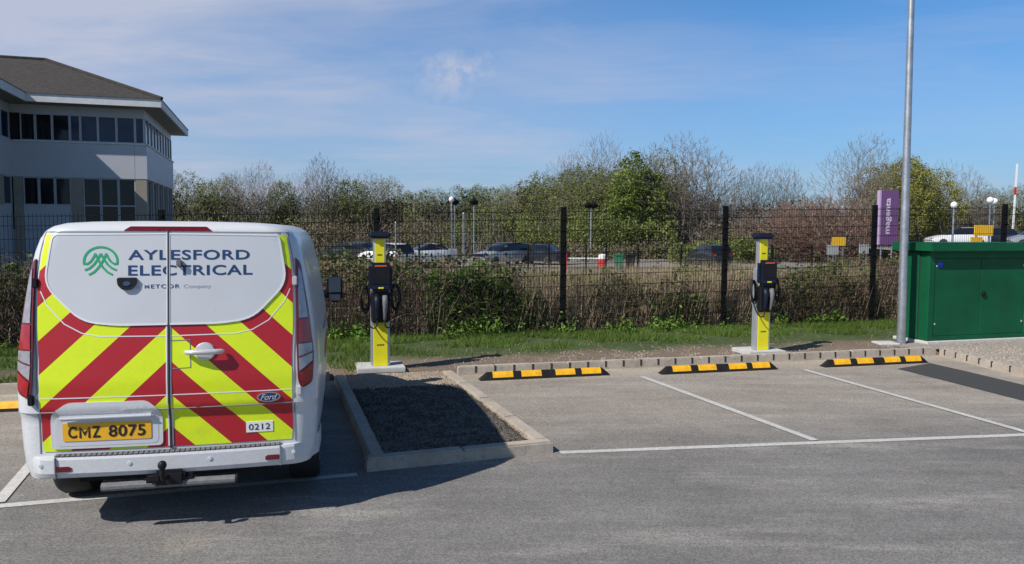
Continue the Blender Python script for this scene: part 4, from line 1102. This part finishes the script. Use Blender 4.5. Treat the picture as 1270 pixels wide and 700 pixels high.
for a,b_ in zip([-2.755,-1.99,-1.21],[-1.995,-1.215,-.455]): win_front(a+.004,b_-.004,1.95,ZB-.003,3.05)
bpart('sill',M['fascia'],[(-5.6,.14,-.06,.0,ZS-.06,ZS-.0),(.10,.16,-.06,10.2,ZS-.06,ZS)])
bpart('panel_joint',M['softseam'],[(-.46,-.445,-.004,.0,ZB,ZS-.06)])
def win_side(x,y0,y1,z0,z1,s=1):
    fr=bmesh.new(); xa,xb=(x-.12,x-.02) if s>0 else (x+.02,x+.12)
    for b_ in ((xa,xb,y0,y0+.05,z0,z1),(xa,xb,y1-.05,y1,z0,z1),(xa,xb,y0+.05,y1-.05,z0,z0+.05),(xa,xb,y0+.05,y1-.05,z1-.05,z1)): B(fr,*b_)
    o=obj('window',fr,M['mullion'],bd_)
    box('pane',M['win'],o,(xa+xb)/2-.005,(xa+xb)/2+.005,y0+.03,y1-.03,z0+.02,z1-.02)
for i in range(9): win_side(.08,.12+i*1.09,.12+(i+1)*1.09-.01,ZS+.003,ZH-.003)
for i in range(5):
    win_side(.0,.60+i*1.9,.60+i*1.9+1.42,-.3,ZB-.003)
    bpart('column',M['beige'],[(-.35,.05,.60+i*1.9+1.43,.60+i*1.9+1.89,-.6,ZB)])
# wing
bpart('wing_wall',M['sill_white'],[(-16,WX,-9,-.003,ZB,ZS),(-16,WX-.06,-8.9,-.003,ZH,7.80),(-16,WX-.05,-8.9,-.003,-.6,ZL)])
bpart('core_wall',M['seam'],[(-15.8,WX-.35,-8.7,.3,-.5,7.6)])
for i in range(7):
    win_side(WX-.0,-8.4+i*1.19,-8.4+(i+1)*1.19-.01,ZS+.003,ZH-.003)
    if i%3<2: win_side(WX-.0,-8.4+i*1.19,-8.4+(i+1)*1.19-.01,ZL+.003,ZB-.003)
    else: bpart('column',M['beige'],[(WX-.35,WX+.01,-8.4+i*1.19,-8.4+(i+1)*1.19-.01,ZL,ZB)])
# eaves and roof
E_=.92
bpart('fascia',M['fascia'],[(WX+E_,E_,-E_,-E_+.08,7.78,8.16),(E_-.08,E_,-E_+.08,10.1+E_,7.78,8.16),(WX+E_-.08,WX+E_,-9-E_,-E_,7.78,8.16),(-16.9,WX+E_-.08,-9-E_,-9-E_+.08,7.78,8.16)])
bpart('soffit',M['soffit'],[(WX+E_,E_-.08,-E_+.08,10.9,7.78,7.83),(-16.9,WX+E_-.08,-9-E_+.08,10.9,7.78,7.83)])
hx,hy=E_+.05,-E_-.05; RH=10.75
xr=-5.3; yr=4.6
yb_=10.1+E_+.05
wx=WX+E_+.05; wxl=-17.2; wyf=-9-E_-.05; wxr=(wx+wxl)/2
v=[(hx,hy,8.16),(hx,yb_,8.16),(xr,yr,RH),(wx,hy,8.16),(wxr,yr,RH),(wx,wyf,8.16),(wxr,wyf+6.1,RH),(wxl,wyf,8.16),(wxl,yb_,8.16),]
f=[(0,1,2),(3,0,2,4),(5,3,4,6),(7,5,6),(8,7,6,4),(1,8,4,2)]
pyobj('roof',v,f,M['roof'],bd_)
bm=bmesh.new(); tube(bm,[(hx,hy,8.20),(xr,yr,RH+.03)],.09,6); tube(bm,[(xr,yr,RH+.03),(wxr,yr,RH+.03)],.09,6); obj('ridge_tiles',bm,M['roof'],bd_)
# ---------------------------------------------------------------- beyond the fence
GZ=-.45
def qsheet(name,poly,m,z): return sheet(name,poly,z,m)
qsheet('service_road',[(-60,36.5),(60,44.5),(60,50.5),(-60,42.5)],M['track'],-.405)
qsheet('far_car_park',[(-60,46),(60,53),(60,66),(-60,62)],M['track'],-.40)
def car(loc,rz,paint,label,kind='hatch',L_=4.2,H_=1.48):
    root=empty('parked_car',loc,rz,label,'car','cars in the far car park')
    if kind=='hatch': S_=[(-.0,.35,.75,.76,.70,.66),(.03,.25,.95,1.0,.80,.68),(.35,.22,.95,1.40,.86,.66),(1.0,.22,.95,1.48,.88,.66),(2.0,.22,.94,1.47,.88,.65),(2.75,.22,.92,1.16,.88,.68),(3.15,.22,.90,.92,.87,.70),(3.9,.25,.72,.74,.80,.66),(4.15,.38,.55,.57,.70,.6)]
    elif kind=='estate': S_=[(-.0,.35,.80,.82,.72,.66),(.04,.25,.98,1.05,.82,.70),(.25,.22,.98,1.46,.88,.70),(1.2,.22,.97,1.52,.90,.70),(2.3,.22,.96,1.50,.90,.68),(3.05,.22,.94,1.18,.90,.7),(3.45,.22,.92,.94,.88,.72),(4.3,.25,.76,.78,.82,.68),(4.6,.38,.55,.57,.72,.6)]
    else: S_=[(-.0,.35,.80,.82,.70,.62),(.06,.25,.96,.98,.80,.66),(.75,.22,.98,1.02,.86,.66),(1.3,.22,.96,1.36,.88,.62),(2.1,.22,.94,1.42,.88,.62),(2.8,.22,.92,1.15,.88,.66),(3.25,.22,.90,.92,.87,.70),(4.2,.25,.74,.76,.80,.66),(4.5,.38,.55,.57,.70,.6)]
    bm=bmesh.new(); rr=[]; ln=S_[-1][0]
    for y,zb,zt,zr,w,wr in S_:
        hz=H_/1.48
        pts=[(w*.9,zb),(w,zb+.15),(w*1.0,(zb+zt)/2),(w*.97,zt*hz),(wr,(zr-.03)*hz),(wr*.8,zr*hz)]
        full=pts+[(-a,b_) for a,b_ in pts[::-1]]
        rr.append([bm.verts.new((a,y-ln/2,b_)) for a,b_ in full])
    n=12
    for i,(a,b_) in enumerate(zip(rr,rr[1:])):
        for k in range(n):
            f_=bm.faces.new((a[k],b_[k],b_[(k+1)%n],a[(k+1)%n]))
            glass=(k in (3,7) and S_[i][3]>S_[i][2]+.1 and S_[i+1][3]>S_[i+1][2]+.1)
            slant=(k in (4,5,6,3,7)) and abs(S_[i][3]-S_[i+1][3])>.2
            if glass or slant: f_.material_index=1
    bm.faces.new(rr[0]); bm.faces.new(rr[-1][::-1]); bmesh.ops.recalc_face_normals(bm,faces=bm.faces[:])
    obj('body',bm,[paint,M['glass_dark']],root,angle=35)
    for y in (-ln/2+.78,ln/2-.82):
        for s in (-1,1): wheel(root,(s*.80,y,.31),s,.31,.2)
    for s in (-1,1):
        box('tail_light',M['lamp_red'],root,s*.62-.10,s*.62+.10,-ln/2-.01,-ln/2+.06,.72,.88,bev=.01)
        box('headlight',M['lamp_clear'],root,s*.58-.12,s*.58+.12,ln/2-.16,ln/2-.02,.56,.68,bev=.01)
    return root
def at(px,Y,z=GZ): return ((px-635)/950*Y,Y,z)
C0=-.40
car(at(430,57,C0),R(75),M['car_dark'],'dark car seen between the van mirror and the left charger')
car(at(478,52,C0),R(50),M['car_white'],'white car directly behind the left charger')
car(at(528,55,C0),R(125),M['car_white'],'white car right of the left charger','saloon')
car(at(622,53,C0),R(138),M['car_silver'],'silver estate car in front of the twin lanterns','estate')
car(at(668,54,C0),R(48),M['car_dark'],'dark saloon left of the tall fence post','saloon')
car(at(878,53,C0),R(12),M['car_dark'],'dark car beyond the fence left of the right charger')
# vehicles near the cabinet on the rise
def slope(name,v,m): return tag(pyobj(name,v,[(0,1,2,3)],m),kind='structure')
slope('raised_bank',[(11,22,-.2),(60,24,.1),(60,44,.85),(22,42,.85)],M['ground'])
slope('raised_car_park',[(22,42,.85),(60,44,.85),(60,70,.86),(28,68,.86)],M['track'])
car((33.6,58,.86),R(82),M['car_white'],'white car with curved roof above the green cabinet')
car((37.2,60,.86),R(100),M['car_dark'],'dark car right of the white car above the green cabinet')
car((38.6,56.5,.86),R(80),M['car_silver'],'silver car at the right edge above the green cabinet')
# purple sign
sg=empty('tall_sign',(20.55,42,.5),R(4),'tall purple sign panel with white vertical lettering left of the lamp post','sign')
bm=bmesh.new(); B(bm,-.50,.56,0,.22,.75,3.72,.01); obj('panel',bm,M['purple'],sg)
bm=bmesh.new(); B(bm,-.56,-.43,-.012,.20,.752,3.71,.01); obj('edge_panel',bm,M['lilac'],sg)
for s in (-.3,.3):
    bm=bmesh.new(); tube(bm,[(s,.1,-.2),(s,.1,.8)],.05,8); obj('leg',bm,M['galv'],sg)
textobj('magenta',1.35,3.30,-.24,.12,lambda a,b_:(-b_-.05+0,-.004,a),M['lilac_letters'],'lettering',sg,.02)
v,f=textmesh('magenta')
# globe lamps, lanterns
def lamp(name,x,y,z0,h,heads,lab,dark=False,r=.28):
    o=empty(name,(x,y,z0),0,lab,'lamp post','lamp posts beyond the fence')
    bm=bmesh.new(); tube(bm,[(0,0,0),(0,0,h)],.06,8); obj('pole',bm,M['galv'],o)
    for dx in heads:
        bm=bmesh.new()
        if dark: lathe(bm,[(.08,0),(.30,.12),(.34,.30),(.10,.46),(.04,.55)],(dx,0,h-.1),'z',14)
        else: lathe(bm,[(.05,-.28*r/.28),(r*.75,-r*.66),(r,0),(r*.75,r*.66),(.05,r)],(dx,0,h+r*.8),'z',14)
        obj('lantern',bm,M['black_metal'] if dark else M['white'],o,angle=50)
    return o
lamp('globe_lamp',37.24,60,.5,3.75,[0],'left of two white globe lamps above the cabinet',r=.27)
lamp('globe_lamp',38.2,61,.5,3.70,[0],'right of two white globe lamps above the cabinet',r=.27)
lamp('globe_lamp',28.7,50,.5,3.05,[0],'single white globe lamp right of the lamp post',r=.22)
lamp('globe_lamp',-4.35,55,-.4,4.4,[0],'slim white globe lamp left of the dark lanterns',r=.2)
lamp('street_lantern',-4.35,58,-.4,4.35,[0],'left dark lantern on a pole beyond the left charger',dark=True)
lamp('street_lantern',-2.9,58,-.4,4.35,[0],'right dark lantern on a pole beyond the left charger',dark=True)
lamp('street_lantern',6.15,60,.2,3.6,[-.22,.22],'twin head lamp right of the middle fence post',dark=True)
def post(name,x,y,z0,h,r_,m,lab,cat,grp=None):
    bm=bmesh.new(); tube(bm,[(0,0,0),(0,0,h*.98),(0,0,h)],r_,8,True,[r_,r_,r_*.6]); o=obj(name,bm,M[m]); o.location=(x,y,z0); tag(o,lab,cat,grp); return o
post('steel_pole',-2.85,45,-.45,3.45,.06,'galv','slim grey pole below the right dark lantern','pole')
post('steel_pole',-6.98,46,-.45,2.9,.05,'galv','slim grey pole just right of the left charger','pole')
# second, thinner fence beyond
f2=empty('rail_fence',(0,27,-.3),0,'low dark rail fence beyond the brambles','fence')
for i,px in enumerate((505,520,655,681,727,752,792,846,905,960,1010)):
    x=(px-635)/950*27.5; bm=bmesh.new(); B(bm,x-.03,x+.03,.5+.02*x,.56+.02*x,-.3,1.75,.008); obj('fence_post',bm,M['black_metal'],f2)
# bollard, bins, barrier
bo=empty('bollard',(5.6,47.5,-.42),0,'red and white round bollard beyond the middle fence post','bollard')
bm=bmesh.new(); lathe(bm,[(.26,0),(.27,.05),(.26,.62),(.24,.64)],(0,0,0),'z',16); obj('body',bm,M['red_plastic'],bo,angle=40)
bm=bmesh.new(); lathe(bm,[(.25,.64),(.25,.86),(.15,.93),(.02,.94)],(0,0,0),'z',16); obj('cap',bm,M['white'],bo,angle=40)
for x,lab,m_ in ((6.55,'green wheeled bin right of the red bollard','bin_green'),(7.25,'dark bin beside the green wheeled bin','black_plastic')):
    bn=empty('wheeled_bin',(x,47,-.42),0,lab,'bin','bins beyond the fence')
    bm=bmesh.new(); B(bm,-.26,.26,-.3,.3,0,.85,.02)
    for v_ in bm.verts:
        if v_.co.z<.4: v_.co.x*=.8; v_.co.y*=.8
    obj('body',bm,M[m_],bn); bm=bmesh.new(); B(bm,-.29,.29,-.34,.33,.85,.93,.02); obj('lid',bm,M[m_],bn)
ba=empty('road_barrier',(3.3,47.6,-.42),0,'white barrier arm on a red post left of the bollard','barrier')
box('post',M['red_plastic'],ba,-.12,.12,-.12,.12,0,1.0,bev=.02)
bm=bmesh.new(); B(bm,.10,2.2,-.03,.03,.62,.70,.01); obj('arm',bm,M['white'],ba)
# striped mast (raised barrier arm)
ms=empty('raised_barrier',(39.1,60,.5),R(0),'raised white and red barrier arm at the right edge','barrier')
for i in range(10):
    bm=bmesh.new(); B(bm,-.06+.012*i,.06+.012*i,-.04,.04,.8+i*.6,.8+(i+1)*.6); obj('arm_section',bm,M['white'] if i%2 else M['lilac'] if False else (M['white'] if i%3 else M['red_plastic']),ms)
box('housing',M['white'],ms,-.2,.2,-.2,.2,0,1.0,bev=.03)
# yellow direction signs and grey boxes
def board(x,y,z,w,h,m,lab,gz0=.5,lines=2):
    o=empty('notice_board',(x,y,gz0),R(8),lab,'sign','yellow and grey boards beyond the fence')
    box('panel',M[m],o,-w/2,w/2,-.02,.02,z-gz0,z-gz0+h,bev=.005)
    for s in (-1,1): box('leg',M['galv'],o,s*w*.35-.025,s*w*.35+.025,.022,.06,-.1,z-gz0+h*.9)
    return o
board(18.42,30,1.80,.80,.42,'yellow_sign','larger yellow sign board above the green cabinet')
board(17.85,29.5,1.50,.50,.26,'yellow_sign','smaller yellow sign board just above the cabinet roof')
board(14.9,35,1.30,.66,.40,'yellow_sign','yellow sign board left of the tall bare tree base',-.2)
board(13.8,33,.95,.52,.42,'warehouse','pale grey board left of the yellow one beyond the fence',-.2)
board(15.6,34,.98,.45,.40,'warehouse','pale grey board right of the yellow one beyond the fence',-.2)
# warehouses far off
for (x0,x1,y,z,h,lab) in ((-8,6,125,5.0,1.6,'long pale warehouse roof between the lanterns and the clump'),(30,75,125,2.2,1.9,'long pale warehouse behind the two bare trees'),(-44,-20,128,3.8,1.5,'low pale warehouse seen above the van roof')):
    wh=empty('warehouse',(0,y,0),0,lab,'warehouse','warehouses on the horizon')
    bm=bmesh.new(); B(bm,x0,x1,0,20,-.5,z); obj('wall',bm,M['warehouse'],wh)
    k=len(bm.verts) if False else 0
    v=[(x0-.3,-.4,z),(x1+.3,-.4,z),(x1+.3,20.4,z),(x0-.3,20.4,z),(x0-.3,10,z+h),(x1+.3,10,z+h)]
    pyobj('roof',v,[(0,1,5,4),(2,3,4,5),(0,4,3),(1,2,5)],M['warehouse'],wh)
# low bank with a shorn hedge at mid distance left of centre
# ---------------------------------------------------------------- world, sun, camera
w=bpy.data.worlds.new('World'); scene.world=w; w.use_nodes=True; nt=w.node_tree
bg=nt.nodes['Background']; sky=N(nt,'ShaderNodeTexSky',sky_type='NISHITA'); sky.sun_disc=False
EL=43.6; AZ=math.degrees(math.atan2(-.77,-.64))
sky.sun_elevation=R(EL); sky.sun_rotation=R(AZ%360); sky.air_density=1.0; sky.dust_density=.9; sky.ozone_density=1.6
tc=N(nt,'ShaderNodeTexCoord'); sp=N(nt,'ShaderNodeSeparateXYZ'); nt.links.new(tc.outputs['Generated'],sp.inputs[0])
zz=mth(nt,'ADD',mth(nt,'MAXIMUM',sp.outputs[2],0),.10)
cx_=N(nt,'ShaderNodeCombineXYZ'); nt.links.new(mth(nt,'DIVIDE',sp.outputs[0],zz),cx_.inputs[0]); nt.links.new(mth(nt,'DIVIDE',sp.outputs[1],zz),cx_.inputs[1])
mp=N(nt,'ShaderNodeMapping'); mp.inputs['Rotation'].default_value=(0,0,R(28)); mp.inputs['Scale'].default_value=(.35,.8,1); nt.links.new(cx_.outputs[0],mp.inputs[0])
wob=N(nt,'ShaderNodeTexNoise'); wob.inputs['Scale'].default_value=.5; wob.inputs['Detail'].default_value=3; nt.links.new(cx_.outputs[0],wob.inputs['Vector'])
wa=N(nt,'ShaderNodeVectorMath',operation='ADD'); nt.links.new(mp.outputs[0],wa.inputs[0]); nt.links.new(wob.outputs['Color'],wa.inputs[1])
c1=ramp(nt,noi(nt,1.3,9,.60,wa.outputs[0]),.42,.72)
c2=ramp(nt,noi(nt,.40,4,.55,cx_.outputs[0]),.36,.62)
left=ramp(nt,sp.outputs[0],-.50,.30,1.,.0)
veil=mth(nt,'MULTIPLY',mth(nt,'MULTIPLY',left,c2),.55)
cl=mth(nt,'ADD',mth(nt,'MULTIPLY',c1,mth(nt,'ADD',mth(nt,'MULTIPLY',left,.45),mth(nt,'ADD',mth(nt,'MULTIPLY',c2,.38),.12))),veil)
cl=mth(nt,'ADD',cl,mth(nt,'MULTIPLY',left,.15))
# one small puff of cloud left of centre
def puff(dirv,size,amt):
    vm=N(nt,'ShaderNodeVectorMath',operation='DISTANCE'); ad=N(nt,'ShaderNodeVectorMath',operation='ADD')
    nz=N(nt,'ShaderNodeTexNoise'); nz.inputs['Scale'].default_value=9; nz.inputs['Detail'].default_value=6; nt.links.new(tc.outputs['Generated'],nz.inputs['Vector'])
    sc=N(nt,'ShaderNodeVectorMath',operation='SCALE'); sb=N(nt,'ShaderNodeVectorMath',operation='SUBTRACT'); sb.inputs[1].default_value=(.5,.5,.5)
    nt.links.new(nz.outputs['Color'],sb.inputs[0]); nt.links.new(sb.outputs[0],sc.inputs[0]); sc.inputs['Scale'].default_value=.12
    nt.links.new(tc.outputs['Generated'],ad.inputs[0]); nt.links.new(sc.outputs[0],ad.inputs[1])
    nt.links.new(ad.outputs[0],vm.inputs[0]); vm.inputs[1].default_value=Vector(dirv).normalized()
    return mth(nt,'MULTIPLY',ramp(nt,vm.outputs['Value'],size,size*.15,0,amt),ramp(nt,noi(nt,26,6,.65,tc.outputs['Generated']),.30,.52,.30,1.))
pf=puff((-.062,1,.205),.062,1.0)
cl=mth(nt,'MAXIMUM',cl,pf)
haze=ramp(nt,sp.outputs[2],0,.30,.55,0.)
tint=mix(nt,1.,sky.outputs[0],(.42,.95,1.42),'MULTIPLY')
skyc=mix(nt,haze,tint,(4.4,4.9,6.6))
cl=mth(nt,'MULTIPLY',cl,ramp(nt,sp.outputs[2],.36,.60,1.,.1))
SK=mix(nt,mth(nt,'MINIMUM',cl,.92),skyc,(5.3,5.75,7.2))
SK=mix(nt,1.,SK,mix(nt,ramp(nt,sp.outputs[2],.33,.75),(1,1,1),(.42,.42,.42)),'MULTIPLY')
nt.links.new(SK,bg.inputs[0]); bg.inputs[1].default_value=.095
sl=bpy.data.lights.new('sun','SUN'); sl.energy=5.0; sl.angle=R(.55); sl.color=(1,.94,.86)
so=bpy.data.objects.new('sun',sl); col.objects.link(so)
so.rotation_euler=Vector((.77,.64,-math.tan(R(EL)))).to_track_quat('-Z','Y').to_euler()
cam=bpy.data.cameras.new('camera'); co=bpy.data.objects.new('camera',cam); col.objects.link(co)
cam.sensor_width=36; cam.lens=950/1270*36; cam.clip_end=2000; cam.clip_start=.05
co.location=(0,0,1.9)
co.rotation_euler=(Matrix.Rotation(R(90-3.79),4,'X')@Matrix.Rotation(R(.25),4,'Z')).to_euler()
scene.camera=co
scene.view_settings.view_transform='Standard'; scene.view_settings.look='None'; scene.view_settings.exposure=0
scene.cycles.max_bounces=6; scene.cycles.use_denoising=True
# tidy: drop empty properties on parts
